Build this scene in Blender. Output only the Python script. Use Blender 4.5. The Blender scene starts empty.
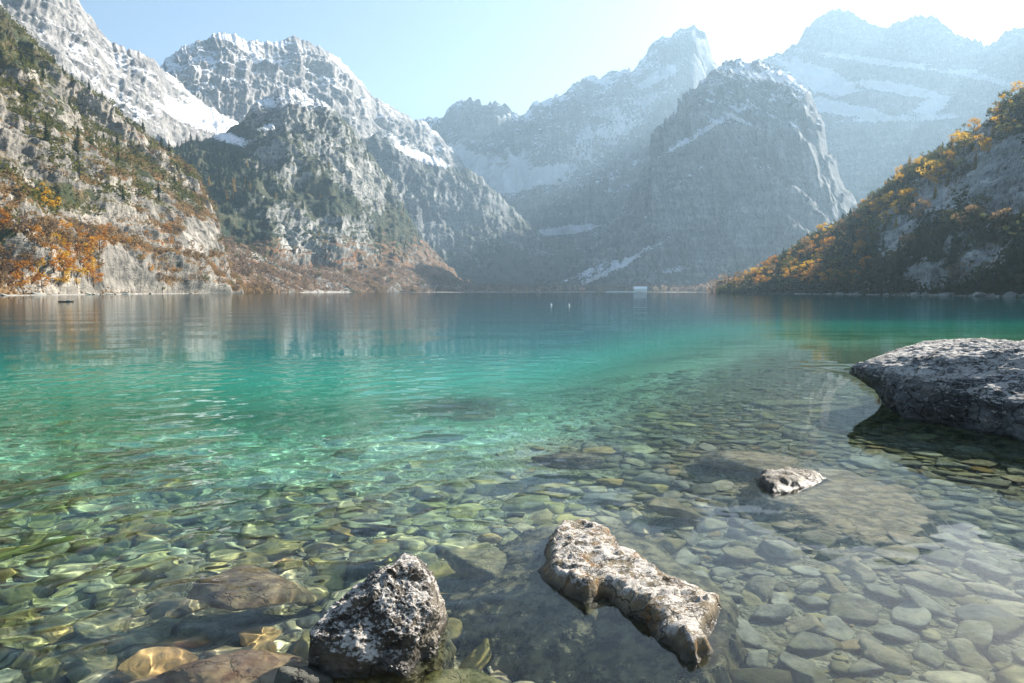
import bpy, bmesh, math, random
import numpy as np
from mathutils import Vector

sc = bpy.context.scene
COL = sc.collection
R = math.radians
rnd = random.Random(11)

# ------------------------------------------------------------------ camera geometry
CAM_H, FPX, PITCH = 1.5, 683.0, R(4.19)
CX, CY = 512.0, 341.5


def ray(px, py):
    vx, vy = (px - CX) / FPX, -(py - CY) / FPX
    return np.array([vx, math.cos(PITCH) + vy * math.sin(PITCH), -math.sin(PITCH) + vy * math.cos(PITCH)])


def az_el(px, py):
    d = ray(px, py)
    return math.atan2(d[0], d[1]), d[2] / math.hypot(d[0], d[1])


def on_z(px, py, z=0.0):
    d = ray(px, py)
    t = (z - CAM_H) / d[2]
    return np.array([d[0] * t, d[1] * t, z])


def under(px, py, z):
    """point at height z < 0 that is seen at the pixel through the flat water surface"""
    d = ray(px, py)
    d = d / np.linalg.norm(d)
    t = -CAM_H / d[2]
    p = np.array([0, 0, CAM_H]) + d * t
    h = math.hypot(d[0], d[1])
    s = h / 1.333
    k = s / math.sqrt(1 - s * s) * (-z)
    return np.array([p[0] + d[0] / h * k, p[1] + d[1] / h * k, z])


def project(P):
    x, y, z = P[..., 0], P[..., 1], P[..., 2] - CAM_H
    f = y * math.cos(PITCH) - z * math.sin(PITCH)
    u = y * math.sin(PITCH) + z * math.cos(PITCH)
    f = np.where(f < .05, .05, f)
    return CX + FPX * x / f, CY - FPX * u / f


# ------------------------------------------------------------------ numpy noise
_p = np.random.default_rng(7).permutation(1024)
PERM = np.concatenate([_p, _p, _p])
_g = np.random.default_rng(8).normal(size=(1024, 3))
GRAD = (_g / np.linalg.norm(_g, axis=1, keepdims=True)).astype(np.float32)


def noise(x, y, z):
    x, y, z = np.broadcast_arrays(np.asarray(x, np.float64), np.asarray(y, np.float64), np.asarray(z, np.float64))
    xi, yi, zi = np.floor(x), np.floor(y), np.floor(z)
    fx, fy, fz = (x - xi).astype(np.float32), (y - yi).astype(np.float32), (z - zi).astype(np.float32)
    xi, yi, zi = xi.astype(np.int64) & 1023, yi.astype(np.int64) & 1023, zi.astype(np.int64) & 1023
    u = fx * fx * fx * (fx * (fx * 6 - 15) + 10)
    v = fy * fy * fy * (fy * (fy * 6 - 15) + 10)
    w = fz * fz * fz * (fz * (fz * 6 - 15) + 10)

    def corner(dx, dy, dz):
        h = PERM[PERM[PERM[(xi + dx) & 1023] + ((yi + dy) & 1023)] + ((zi + dz) & 1023)]
        g = GRAD[h]
        return g[..., 0] * (fx - dx) + g[..., 1] * (fy - dy) + g[..., 2] * (fz - dz)
    a = corner(0, 0, 0) * (1 - u) + corner(1, 0, 0) * u
    b = corner(0, 1, 0) * (1 - u) + corner(1, 1, 0) * u
    c = corner(0, 0, 1) * (1 - u) + corner(1, 0, 1) * u
    d = corner(0, 1, 1) * (1 - u) + corner(1, 1, 1) * u
    return ((a * (1 - v) + b * v) * (1 - w) + (c * (1 - v) + d * v) * w) * 1.5


def fbm(x, y, z, o=4, gain=.5, ridged=False):
    s, a, f, n = 0, 1.0, 1.0, 0
    for k in range(o):
        v = noise(x * f + 17.3 * k, y * f - 9.1 * k, z * f + 5.7 * k)
        if ridged:
            v = 1 - 2 * np.abs(v)
        s = s + a * v
        n += a
        a *= gain
        f *= 2.03
    return s / n


def sstep(a, b, x):
    t = np.clip((x - a) / (b - a), 0, 1)
    return t * t * (3 - 2 * t)


# ------------------------------------------------------------------ object helpers
def tag(o, label=None, cat=None, group=None, kind=None):
    if label:
        o['label'] = label
    if cat:
        o['category'] = cat
    if group:
        o['group'] = group
    if kind:
        o['kind'] = kind
    return o


def mesh_np(name, V, F, mats=(), smooth=True, mat_idx=None, attrs=None):
    V = np.asarray(V, np.float32)
    F = np.asarray(F, np.int32)
    k = F.shape[1]
    me = bpy.data.meshes.new(name)
    me.vertices.add(len(V))
    me.vertices.foreach_set('co', V.ravel())
    me.loops.add(F.size)
    me.loops.foreach_set('vertex_index', F.ravel())
    me.polygons.add(len(F))
    me.polygons.foreach_set('loop_start', np.arange(0, F.size, k, dtype=np.int32))
    me.polygons.foreach_set('use_smooth', np.full(len(F), smooth, dtype=bool))
    for m in mats:
        me.materials.append(m)
    if mat_idx is not None:
        me.polygons.foreach_set('material_index', np.asarray(mat_idx, np.int32))
    if attrs:
        for an, av in attrs.items():
            at = me.attributes.new(an, 'FLOAT', 'POINT')
            at.data.foreach_set('value', np.asarray(av, np.float32).ravel())
    me.update(calc_edges=True)
    return me


def link(name, me, parent=None):
    o = bpy.data.objects.new(name, me)
    COL.objects.link(o)
    if parent is not None:
        o.parent = parent
    return o


def grid_faces(n, m, wrap=False):
    i = np.arange(n * m).reshape(n, m)
    if wrap:
        i = np.concatenate([i, i[:, :1]], 1)
    return np.stack([i[:-1, :-1], i[:-1, 1:], i[1:, 1:], i[1:, :-1]], -1).reshape(-1, 4)


# ------------------------------------------------------------------ node helpers
class NT:
    def __init__(self, name):
        self.m = bpy.data.materials.new(name)
        self.m.use_nodes = True
        self.t = self.m.node_tree
        self.t.nodes.clear()
        self.out = self.n('ShaderNodeOutputMaterial')

    def n(self, typ, **kw):
        nd = self.t.nodes.new(typ)
        for k, v in kw.items():
            setattr(nd, k, v)
        return nd

    def set(self, sock, v):
        if hasattr(v, 'is_linked') or isinstance(v, bpy.types.NodeSocket):
            self.t.links.new(v, sock)
        elif isinstance(v, (tuple, list)) and sock.type == 'RGBA' and len(v) == 3:
            sock.default_value = (*v, 1)
        else:
            sock.default_value = v

    def noise(self, vec, scale, detail=4, rough=.55, out='Fac', dist=0):
        nd = self.n('ShaderNodeTexNoise')
        if vec is not None:
            self.set(nd.inputs['Vector'], vec)
        nd.inputs['Scale'].default_value = scale
        nd.inputs['Detail'].default_value = detail
        nd.inputs['Roughness'].default_value = rough
        nd.inputs['Distortion'].default_value = dist
        return nd.outputs[out]

    def ramp(self, fac, stops, interp='LINEAR'):
        nd = self.n('ShaderNodeValToRGB')
        nd.color_ramp.interpolation = interp
        e = nd.color_ramp.elements
        while len(e) < len(stops):
            e.new(.5)
        for el, (p, c) in zip(e, stops):
            el.position = p
            el.color = (*c, 1) if len(c) == 3 else c
        self.set(nd.inputs[0], fac)
        return nd.outputs[0]

    def math(self, op, a, b=0.0, c=None, clamp=False):
        nd = self.n('ShaderNodeMath', operation=op, use_clamp=clamp)
        self.set(nd.inputs[0], a)
        self.set(nd.inputs[1], b)
        if c is not None:
            self.set(nd.inputs[2], c)
        return nd.outputs[0]

    def smooth(self, x, a, b, lo=0.0, hi=1.0):
        nd = self.n('ShaderNodeMapRange', interpolation_type='SMOOTHSTEP')
        self.set(nd.inputs[0], x)
        nd.inputs[1].default_value = a
        nd.inputs[2].default_value = b
        nd.inputs[3].default_value = lo
        nd.inputs[4].default_value = hi
        return nd.outputs[0]

    def mix(self, f, a, b, blend='MIX'):
        nd = self.n('ShaderNodeMix', data_type='RGBA', blend_type=blend)
        self.set(nd.inputs[0], f)
        self.set(nd.inputs[6], a)
        self.set(nd.inputs[7], b)
        return nd.outputs[2]

    def attr(self, name):
        nd = self.n('ShaderNodeAttribute')
        nd.attribute_name = name
        return nd.outputs['Fac']

    def pos(self):
        return self.n('ShaderNodeNewGeometry').outputs['Position']

    def obj(self):
        return self.n('ShaderNodeTexCoord').outputs['Object']

    def mapping(self, vec, scale, rot=(0, 0, 0)):
        nd = self.n('ShaderNodeMapping')
        self.set(nd.inputs[0], vec)
        nd.inputs['Scale'].default_value = scale
        nd.inputs['Rotation'].default_value = rot
        return nd.outputs[0]

    def sep(self, vec):
        nd = self.n('ShaderNodeSeparateXYZ')
        self.set(nd.inputs[0], vec)
        return nd.outputs

    def bump(self, h, strength, dist):
        nd = self.n('ShaderNodeBump')
        nd.inputs['Strength'].default_value = strength
        nd.inputs['Distance'].default_value = dist
        self.set(nd.inputs['Height'], h)
        return nd.outputs[0]

    def principled(self, col, rough=.85, normal=None, spec=.3):
        b = self.n('ShaderNodeBsdfPrincipled')
        self.set(b.inputs['Base Color'], col)
        self.set(b.inputs['Roughness'], rough)
        self.set(b.inputs['Specular IOR Level'], spec)
        if normal is not None:
            self.set(b.inputs['Normal'], normal)
        self.t.links.new(b.outputs[0], self.out.inputs[0])
        return b


def plain(name, col, rough=.7, var=.25, scale=3.0):
    t = NT(name)
    n = t.noise(t.obj(), scale, 4)
    c = t.ramp(n, [(.3, tuple(v * (1 - var) for v in col)), (.7, tuple(min(1, v * (1 + var)) for v in col))])
    t.principled(c, rough)
    return t.m


# ------------------------------------------------------------------ world, sun, camera
SUN_AZ, SUN_EL = R(47), R(29)
w = bpy.data.worlds.new("World")
sc.world = w
w.use_nodes = True
bg = w.node_tree.nodes['Background']
sky = w.node_tree.nodes.new('ShaderNodeTexSky')
sky.sky_type = 'NISHITA'
sky.sun_disc = False
sky.sun_elevation, sky.sun_rotation = SUN_EL, SUN_AZ
sky.air_density, sky.dust_density, sky.ozone_density = 1.0, 1.6, 3.0
w.node_tree.links.new(sky.outputs[0], bg.inputs[0])
bg.inputs[1].default_value = 0.05
L = bpy.data.lights.new("sun", 'SUN')
L.energy, L.angle, L.color = 5.0, R(.5), (1, .93, .83)
L.cycles.is_caustics_light = True
so = bpy.data.objects.new("sun", L)
COL.objects.link(so)
SD = Vector((math.sin(SUN_AZ) * math.cos(SUN_EL), math.cos(SUN_AZ) * math.cos(SUN_EL), math.sin(SUN_EL)))
so.rotation_euler = SD.to_track_quat('Z', 'Y').to_euler()
cam = bpy.data.cameras.new("camera")
co = bpy.data.objects.new("camera", cam)
COL.objects.link(co)
co.location = (0, 0, CAM_H)
co.rotation_euler = (R(90) - PITCH, 0, 0)
cam.sensor_width, cam.lens = 36, 36 * FPX / 1024
cam.clip_start, cam.clip_end = .05, 30000
sc.camera = co
vs = sc.view_settings
vs.view_transform, vs.look, vs.gamma, vs.use_curve_mapping = 'Standard', 'None', 1, False
vs.exposure = 1.8
cy = sc.cycles
cy.use_denoising = True
cy.max_bounces, cy.diffuse_bounces, cy.glossy_bounces, cy.transmission_bounces = 8, 3, 3, 5
cy.transparent_max_bounces, cy.volume_bounces = 8, 0
cy.caustics_reflective, cy.caustics_refractive = False, True
cy.sample_clamp_indirect = 6.0
cy.blur_glossy = 0.3

# ------------------------------------------------------------------ lake shape
SHORE_PX = [(-1500, 150), (-600, 200), (-300, 215), (0, 300), (60, 335), (130, 420), (200, 520), (240, 640), (330, 900), (400, 1150),
            (480, 1270), (560, 1300), (690, 1300), (712, 1200), (722, 620), (800, 440), (900, 315), (1024, 228), (1200, 150), (1500, 100), (2600, 60)]
SH_A = np.array([math.atan((p - CX) / FPX) for p, _ in SHORE_PX])
SH_R = np.array([r for _, r in SHORE_PX], float)


def lake_z(x, y):
    """height of the lake bed and of the flat ground round the lake"""
    r = np.hypot(x, y)
    a = np.arctan2(x, y)
    sh = np.interp(a, SH_A, SH_R)
    left = sstep(.6, -3.5, x - .15 * y)
    right = sstep(.02, .42, a)
    yy = np.clip(y - 2.2, 0, 99)
    d = .34 + .060 * yy + left * (.10 + .05 * yy) + (1 - right) * .030 * np.clip(y - 4.2, 0, 99) ** 1.6 * sstep(40, 14, y)
    d = d * (1 - .34 * right)
    drop0 = 8.5 + 8 * right - 2.0 * left
    d = d + sstep(0, 26, y - drop0) * (4.2 - 2.2 * right) + sstep(14, 75 - 45 * right, y - drop0) * (4.5 + 3.5 * right) + .05 * fbm(x * .7, y * .7, 0 * x, 2)
    # rises again towards the far shore
    rise = sstep(30, 0, sh - r)
    z = -d * (1 - rise) + rise * .3
    z = np.where(r > sh, .3 + np.minimum((r - sh) * .012, 14), z)
    # the bank the camera stands on
    bank = .30 * (1.25 - y) - .12
    z = np.where((y < 30) & (r < 40), np.maximum(z, bank), z)
    z = np.where(y < -5, np.maximum(z, np.minimum(bank, 4)), z)
    return z


# ------------------------------------------------------------------ terrain material
def rock_mat(name, rockA, rockB, rockC, grass, scrub, wood, scale, snowcol=(.80, .81, .84), bump=1.0):
    t = NT(name)
    p = t.pos()
    n1 = t.noise(t.mapping(p, (1, 1, 1.8), (0.2, .35, 0)), scale, 8, .62)
    st = t.noise(t.mapping(p, (.25, .25, 2.4), (.25, .3, .2)), scale * 2.2, 5, .6)
    vt = t.noise(t.mapping(p, (2.2, 2.2, .3), (.05, .12, 0)), scale * 2.0, 5, .6)
    f = t.math('ADD', t.math('MULTIPLY', n1, .4), t.math('MULTIPLY', st, .33))
    f = t.math('ADD', f, t.math('MULTIPLY', vt, .33))
    c = t.ramp(f, [(.41, rockC), (.49, tuple(v * .72 for v in rockA)), (.56, rockA), (.64, rockB)])
    n2 = t.noise(p, scale * 5, 5, .65)
    n7 = t.noise(t.mapping(p, (1.3, 1.3, .6), (.2, .5, .1)), scale * 11, 6, .75, dist=.6)
    c = t.mix(1.0, c, t.ramp(n7, [(.36, (.26, .28, .30)), (.47, (.92, .92, .92)), (.64, (1.28, 1.26, 1.22))]), 'MULTIPLY')
    vg = t.smooth(t.math('ADD', t.attr('veg'), t.math('MULTIPLY', t.math('SUBTRACT', n2, .5), 1.1)), .42, .58)
    n3 = t.noise(p, scale * 2.3, 4, .6)
    gcol = t.mix(t.smooth(n3, .4, .62), grass, wood)
    c = t.mix(vg, c, gcol)
    n4 = t.noise(p, scale * 7, 5, .7)
    n5 = t.noise(p, scale * 1.5, 4, .6)
    sb = t.smooth(t.math('ADD', t.attr('scrub'), t.math('MULTIPLY', t.math('SUBTRACT', n4, .5), 1.2)), .42, .58)
    sc_ = t.ramp(n5, [(.36, tuple(v * .55 for v in scrub)), (.5, scrub), (.64, (scrub[0] * 1.35, scrub[1] * 1.05, scrub[2] * .8))])
    c = t.mix(sb, c, sc_)
    n6 = t.noise(t.mapping(p, (.7, .7, 2.6), (.3, .3, .2)), scale * 16, 4, .7)
    sn = t.smooth(t.math('ADD', t.attr('snow'), t.math('ADD', t.math('MULTIPLY', t.math('SUBTRACT', n2, .5), .8), t.math('MULTIPLY', t.math('SUBTRACT', n6, .5), .75))), .43, .57)
    c = t.mix(sn, c, snowcol)
    h = t.math('ADD', t.math('ADD', f, t.math('MULTIPLY', n2, .45)), t.math('MULTIPLY', n6, .22))
    t.principled(c, .95, t.bump(h, 1.0 * bump, .13 / scale), .1)
    return t.m


GREY = ((.33, .32, .30), (.46, .44, .41), (.15, .15, .155))
M_NEAR = rock_mat('left_slope_rock', (.25, .23, .20), (.45, .40, .34), (.06, .062, .06), (.055, .065, .033), (.19, .12, .06), (.13, .10, .05), .030)
M_MID = rock_mat('buttress_rock', (.28, .28, .265), (.46, .44, .41), (.06, .075, .085), (.032, .046, .03), (.17, .11, .065), (.075, .075, .04), .018)
M_HIGH = rock_mat('high_rock', (.31, .30, .29), (.46, .44, .415), (.11, .115, .12), (.10, .10, .07), (.18, .13, .09), (.16, .13, .09), .012)
M_FAR = rock_mat('far_rock', (.20, .205, .21), (.36, .36, .35), (.05, .055, .06), (.06, .075, .055), (.15, .12, .09), (.09, .09, .06), .009)
M_HILL = rock_mat('right_hill_rock', (.34, .34, .33), (.56, .55, .53), (.06, .06, .058), (.03, .042, .02), (.15, .085, .035), (.09, .075, .03), .060)

TERR = {}


def massif(name, ridge, base, mat, nt=240, naz=None, k=5, terr=.5, amp=1.0, freq=1 / 180., zb=0.0, lower=0, seed=0, mask=None, jag=1.0, back=.35, zm=1.0, rib=0.0):
    pa = [az_el(p, q + lower) for p, q, _ in ridge]
    A = np.array([a for a, _ in pa])
    E = np.array([e for _, e in pa])
    RR = np.array([r for *_, r in ridge], float)
    BA = np.array([math.atan((p - CX) / FPX) for p, _ in base])
    BR = np.array([r for _, r in base], float)
    if naz is None:
        naz = int((ridge[-1][0] - ridge[0][0]) * 1.05) + 2
    px = np.linspace(ridge[0][0], ridge[-1][0], naz)
    a = np.arctan((px - CX) / FPX)
    rr, el, rb = np.interp(a, A, RR), np.interp(a, A, E), np.interp(a, BA, BR)
    # small natural jaggedness of the crest
    el = el + jag * (.0052 * (.45 - 1.5 * np.abs(noise(px / 14., seed + .5, .3))) + .0030 * (1.5 * np.abs(noise(px / 5., seed + 3.5, .8)) - .35) + .0022 * noise(px / 2.3, seed, 1.7))
    zr = CAM_H + rr * el
    tb = np.linspace(1, 1 + back, 30)[1:]
    t = np.concatenate([np.linspace(0, 1, nt), tb])
    T, AA = np.meshgrid(t, a, indexing='ij')
    RRg, RB, ZR = np.broadcast_to(rr, T.shape), np.broadcast_to(rb, T.shape), np.broadcast_to(zr, T.shape)
    Rg = RB + (RRg - RB) * T
    X, Y = Rg * np.sin(AA), Rg * np.cos(AA)
    H = np.maximum(ZR - zb, 1)
    # profile with ledges
    q0 = np.clip(T, 0, 1)
    wv = .30 * fbm(X * freq * .6 + seed, Y * freq * .6, q0 * 2, 3)
    q = q0 * k + wv * k * .45
    fr = q - np.floor(q)
    ter = (np.floor(q) + sstep(.25, .95, fr)) / k - wv * .45
    edge = sstep(0, .10, q0) * sstep(0, .10, 1 - q0)
    P = q0 + terr * edge * (ter - q0)
    Z = zb + (ZR - zb) * P
    over = np.clip(T - 1, 0, 1)
    Z = Z - over / back * H * .55
    # gullies, buttresses, crags
    n1 = fbm(X * freq + seed * 3.1, Y * freq, Z * freq * .8, 5, .52, True)
    m = RR.mean() / FPX                      # metres to a pixel here
    wx, wy, wz = X + 6 * m * n1, Y, Z * zm + .35 * X
    n2 = fbm(wx / (38 * m) + seed, wy / (60 * m), wz / (44 * m), 3, .5, True)
    n3 = fbm(wx / (14 * m), wy / (26 * m) + seed, wz / (15 * m), 3, .55, True)
    n4 = fbm(wx / (6 * m), wy / (12 * m) + seed, wz / (5 * m), 2, .6, True)
    PXg = np.broadcast_to(px, T.shape)
    nr = 1 - 2 * np.abs(noise(PXg / 13. + 1.6 * n1, q0 * 3.0, seed + .2)) + .5 * (1 - 2 * np.abs(noise(PXg / 6. + n1, q0 * 5.0, seed + 4.2)))
    lay = (Z + (.30 - .12 * (seed % 4)) * X + 9 * m * n1 + 3 * m * n3) / (15 * m)
    saw = lay - np.floor(lay)
    lay2 = lay * 2.7 + .6 * n2
    saw2 = lay2 - np.floor(lay2)
    bedm = sstep(-.25, .35, fbm(X / (70 * m), Y / (70 * m), Z / (40 * m) + seed, 2))
    strat = bedm * (4.2 * (saw - .5) + 1.5 * (saw2 - .5))
    tap = sstep(0, .10, q0) * (1 - .78 * sstep(.82, 1.0, q0))
    D = amp * (.070 * H * n1 + m * (5.5 * n2 + 2.0 * n3 - .9 * n4 + strat) + rib * m * 5 * nr) * tap
    dirx, diry = -np.sin(AA), -np.cos(AA)
    sx = np.where(AA < R(-2), .75, np.where(AA > R(12), -.5, .0))
    X = X + D * (dirx * .6 + sx * .7)
    Y = Y + D * diry * .6
    Z = Z + D * .55
    V = np.stack([X, Y, Z], -1)
    du = np.gradient(V, axis=1)
    dv = np.gradient(V, axis=0)
    N = np.cross(du, dv)
    N /= np.linalg.norm(N, axis=-1, keepdims=True) + 1e-9
    ux, uy = project(V)
    m = mask(V, N, ux, uy, q0, n1, n2) if mask else {}
    z0 = np.zeros(T.shape)
    attrs = {kk: m.get(kk, z0) for kk in ('snow', 'veg', 'scrub')}
    me = mesh_np(name, V.reshape(-1, 3), grid_faces(*T.shape), (mat,), attrs=attrs)
    o = link(name, me)
    o['kind'] = 'structure'
    TERR[name] = dict(V=V[:nt], N=N[:nt], px=ux[:nt], py=uy[:nt], **{k_: v[:nt] for k_, v in attrs.items()})
    return o


def blob(ux, uy, pts):
    s = np.zeros(ux.shape)
    for px, py, rx, ry, ang, k in pts:
        c, s_ = math.cos(R(ang)), math.sin(R(ang))
        dx, dy = ux - px, uy - py
        u, v = dx * c + dy * s_, -dx * s_ + dy * c
        s = np.maximum(s, k * np.exp(-((u / rx) ** 2 + (v / ry) ** 2) ** 1.5))
    return s


def m_left_near(V, N, ux, uy, t, n1, n2):
    ln = fbm(V[..., 0] / 60, V[..., 1] / 60, V[..., 2] / 60, 4)
    low = sstep(205, 262, uy + .10 * ux * 0 + 28 * ln)
    flat = sstep(.30, .62, N[..., 2])
    veg = .10 + .55 * flat * (1 - low) + .42 * ln + .25 * sstep(60, 20, uy) + blob(ux, uy, [(10, 50, 40, 30, 40, .6), (60, 195, 30, 14, 10, .9), (140, 165, 30, 14, 40, .5), (5, 235, 14, 20, 0, .8)])
    scrub = low * (.35 + .55 * flat + .3 * ln) + (.30 * flat + .12 + .55 * fbm(V[..., 0] / 40 + 9, V[..., 1] / 40, V[..., 2] / 25, 4)) * sstep(50, 140, uy) * (1 - low)
    scrub = scrub - blob(ux, uy, [(92, 205, 16, 28, 80, .9), (130, 262, 26, 12, 40, .6), (105, 285, 30, 9, 0, .7), (200, 240, 16, 26, 60, .5)])
    return dict(snow=np.zeros(t.shape), veg=veg - .3 * low, scrub=scrub)


def m_apron(V, N, ux, uy, t, n1, n2):
    ln = fbm(V[..., 0] / 80, V[..., 1] / 80, V[..., 2] / 80, 4)
    return dict(scrub=.52 + .6 * ln, veg=.40 + .7 * fbm(V[..., 0] / 45 + 5, V[..., 1] / 45, V[..., 2] / 45, 4))


def m_left_high(V, N, ux, uy, t, n1, n2):
    ln = fbm(V[..., 0] / 150, V[..., 1] / 150, V[..., 2] / 90, 4)
    flat = sstep(.35, .75, N[..., 2])
    snow = .10 + .34 * flat + .60 * ln + .10 - .26 * n2 + blob(ux, uy, [(205, 120, 48, 13, 20, .8), (120, 62, 50, 9, 25, .25)])
    return dict(snow=snow, veg=.25 * sstep(120, 165, uy) + .3 * ln, scrub=sstep(110, 150, uy) * .55 * flat)


def m_left_peak(V, N, ux, uy, t, n1, n2):
    ln = fbm(V[..., 0] / 170, V[..., 1] / 170, V[..., 2] / 90, 5)
    flat = sstep(.30, .72, N[..., 2])
    alt = sstep(170, 60, uy)
    return dict(snow=.06 + .14 * alt + .36 * flat + .60 * ln + .10 - .26 * n2, veg=.2 * sstep(110, 160, uy) * flat)


def m_buttress(V, N, ux, uy, t, n1, n2):
    ln = fbm(V[..., 0] / 90, V[..., 1] / 90, V[..., 2] / 90, 4)
    flat = sstep(.28, .62, N[..., 2])
    snow = (.28 + .35 * flat + .5 * ln) * sstep(135, 100, uy) * .9 + blob(ux, uy, [(228, 138, 30, 7, 15, .65), (268, 128, 18, 5, -10, .5)])
    veg = .33 + .40 * flat + .5 * ln + blob(ux, uy, [(200, 180, 60, 34, 10, .8), (232, 240, 40, 30, 10, .55), (330, 200, 34, 16, 20, .5), (400, 230, 24, 40, 30, .4)]) - .3 * sstep(125, 90, uy)
    scrub = sstep(222, 262, uy + 20 * ln) * (.5 + .3 * flat) + .15 * flat
    return dict(snow=snow, veg=veg, scrub=scrub)


def m_valley_ridge(V, N, ux, uy, t, n1, n2):
    ln = fbm(V[..., 0] / 130, V[..., 1] / 130, V[..., 2] / 130, 4)
    flat = sstep(.35, .7, N[..., 2])
    snow = blob(ux, uy, [(420, 153, 38, 9, 24, .75), (398, 138, 12, 8, 30, .4)]) + .3 * ln * sstep(190, 150, uy)
    return dict(snow=snow, veg=.25 + .4 * flat + .4 * ln + .35 * sstep(235, 275, uy), scrub=.30 * sstep(200, 150, uy) + .2 * flat * ln)


def m_cirque(V, N, ux, uy, t, n1, n2):
    ln = fbm(V[..., 0] / 210, V[..., 1] / 210, V[..., 2] / 80, 5)
    flat = sstep(.28, .7, N[..., 2])
    alt = sstep(215, 120, uy)
    snow = .14 + .22 * alt + .40 * flat + .42 * ln + .10 - .26 * n2
    snow = snow + blob(ux, uy, [(492, 170, 52, 14, 14, .95), (535, 178, 44, 10, -15, .8), (565, 230, 38, 4.5, -8, .9), (458, 160, 18, 12, 0, .8), (600, 140, 60, 18, -35, .25), (660, 75, 30, 5, -30, .5)])
    snow = snow - blob(ux, uy, [(480, 122, 34, 17, 0, .5), (690, 52, 26, 22, 0, .25), (560, 115, 40, 14, -30, .15)])
    return dict(snow=snow, veg=.3 * sstep(215, 260, uy))


def m_right_wall(V, N, ux, uy, t, n1, n2):
    ln = fbm(V[..., 0] / 140, V[..., 1] / 140, V[..., 2] / 50, 5)
    flat = sstep(.30, .66, N[..., 2])
    snow = -.10 + .44 * sstep(190, 80, uy) + .30 * flat + .34 * ln + .10 - .26 * n2
    snow = snow + blob(ux, uy, [(700, 133, 44, 3.2, -30, .55), (625, 262, 60, 4, -28, .75), (600, 268, 40, 5, -20, .6), (676, 269, 26, 4.5, -8, .75), (690, 175, 30, 2.2, -35, .4), (740, 120, 30, 2.5, 25, .4), (760, 160, 26, 2.2, 30, .35), (640, 225, 30, 2.2, -55, .4), (690, 250, 22, 2.5, 60, .4), (650, 190, 18, 3, -50, .3), (720, 178, 22, 2.5, -20, .3), (770, 77, 34, 4, 10, .35)])
    return dict(snow=snow, veg=.18 + .5 * ln + .25 * flat * sstep(120, 200, uy) + .35 * sstep(255, 285, uy))


def m_right_back(V, N, ux, uy, t, n1, n2):
    ln = fbm(V[..., 0] / 240, V[..., 1] / 240, V[..., 2] / 60, 5)
    flat = sstep(.30, .66, N[..., 2])
    snow = .02 + .26 * flat + .30 * ln + .10 - .26 * n2 + .08 * sstep(150, 60, uy)
    snow = snow + blob(ux, uy, [(820, 80, 46, 13, 22, 1.0), (842, 108, 50, 8, 10, 1.0), (905, 118, 66, 4.5, -2, .8), (905, 90, 50, 5.5, 10, .9), (870, 60, 78, 4, 8, .7), (932, 106, 22, 9, -25, .9), (960, 72, 44, 4, 4, .5), (800, 60, 26, 6, 0, .4), (990, 80, 34, 4, 10, .6)])
    snow = snow - blob(ux, uy, [(870, 100, 40, 7, 0, .6)])
    return dict(snow=snow, veg=.2 * sstep(160, 260, uy))


def m_hill(V, N, ux, uy, t, n1, n2):
    ln = fbm(V[..., 0] / 45, V[..., 1] / 45, V[..., 2] / 45, 4)
    flat = sstep(.3, .65, N[..., 2])
    veg = .57 + .35 * flat + .55 * ln - blob(ux, uy, [(1000, 175, 50, 60, -50, .8), (895, 232, 24, 26, 0, .9), (940, 195, 32, 24, -30, .65), (985, 262, 44, 16, -20, .8), (930, 275, 20, 12, 0, .7), (1000, 120, 24, 14, 0, .4)])
    return dict(veg=veg, scrub=.30 + .55 * ln + .35 * sstep(850, 760, ux), snow=np.zeros(t.shape))


massif('mountain_left_near', [(-420, -60, 760), (-250, -110, 800), (-120, -70, 800), (0, 18, 780), (30, 42, 760), (60, 75, 740), (95, 98, 720), (130, 122, 700), (165, 150, 690), (190, 168, 680),
        (203, 190, 665), (215, 215, 650), (220, 240, 640), (226, 262, 640), (240, 285, 650), (255, 297, 650)],
       [(-420, 205), (-300, 215), (0, 300), (60, 335), (130, 420), (200, 520), (255, 640)], M_NEAR, nt=330, naz=560, k=6, terr=.6, freq=1 / 120., zb=-4, seed=1, mask=m_left_near, amp=1.15)
massif('hill_left_apron', [(150, 190, 860), (185, 215, 880), (215, 240, 900), (240, 247, 950), (270, 257, 1000), (300, 267, 1050), (330, 270, 1100), (360, 268, 1200), (400, 268, 1300), (430, 276, 1400), (470, 285, 1450), (520, 289, 1500), (560, 293, 1500)],
       [(150, 480), (200, 545), (240, 640), (330, 900), (400, 1150), (480, 1270), (560, 1310)], M_MID, nt=100, naz=330, k=3, terr=.2, freq=1 / 130., zb=-4, seed=2, mask=m_apron, jag=.6, amp=.8)
massif('mountain_left_high', [(-300, -170, 1450), (-150, -130, 1500), (0, -60, 1500), (40, -25, 1500), (75, 0, 1550), (92, 22, 1560), (108, 45, 1570), (130, 50, 1600), (150, 60, 1650), (163, 72, 1700), (185, 90, 1750), (200, 104, 1780), (225, 118, 1820), (240, 127, 1850), (260, 150, 1850), (280, 200, 1850)],
       [(-300, 800), (0, 850), (280, 1350)], M_HIGH, nt=260, naz=460, k=5, terr=.3, freq=1 / 220., zb=40, seed=3, zm=1.6, rib=.25, mask=m_left_high, amp=.75)
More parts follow.
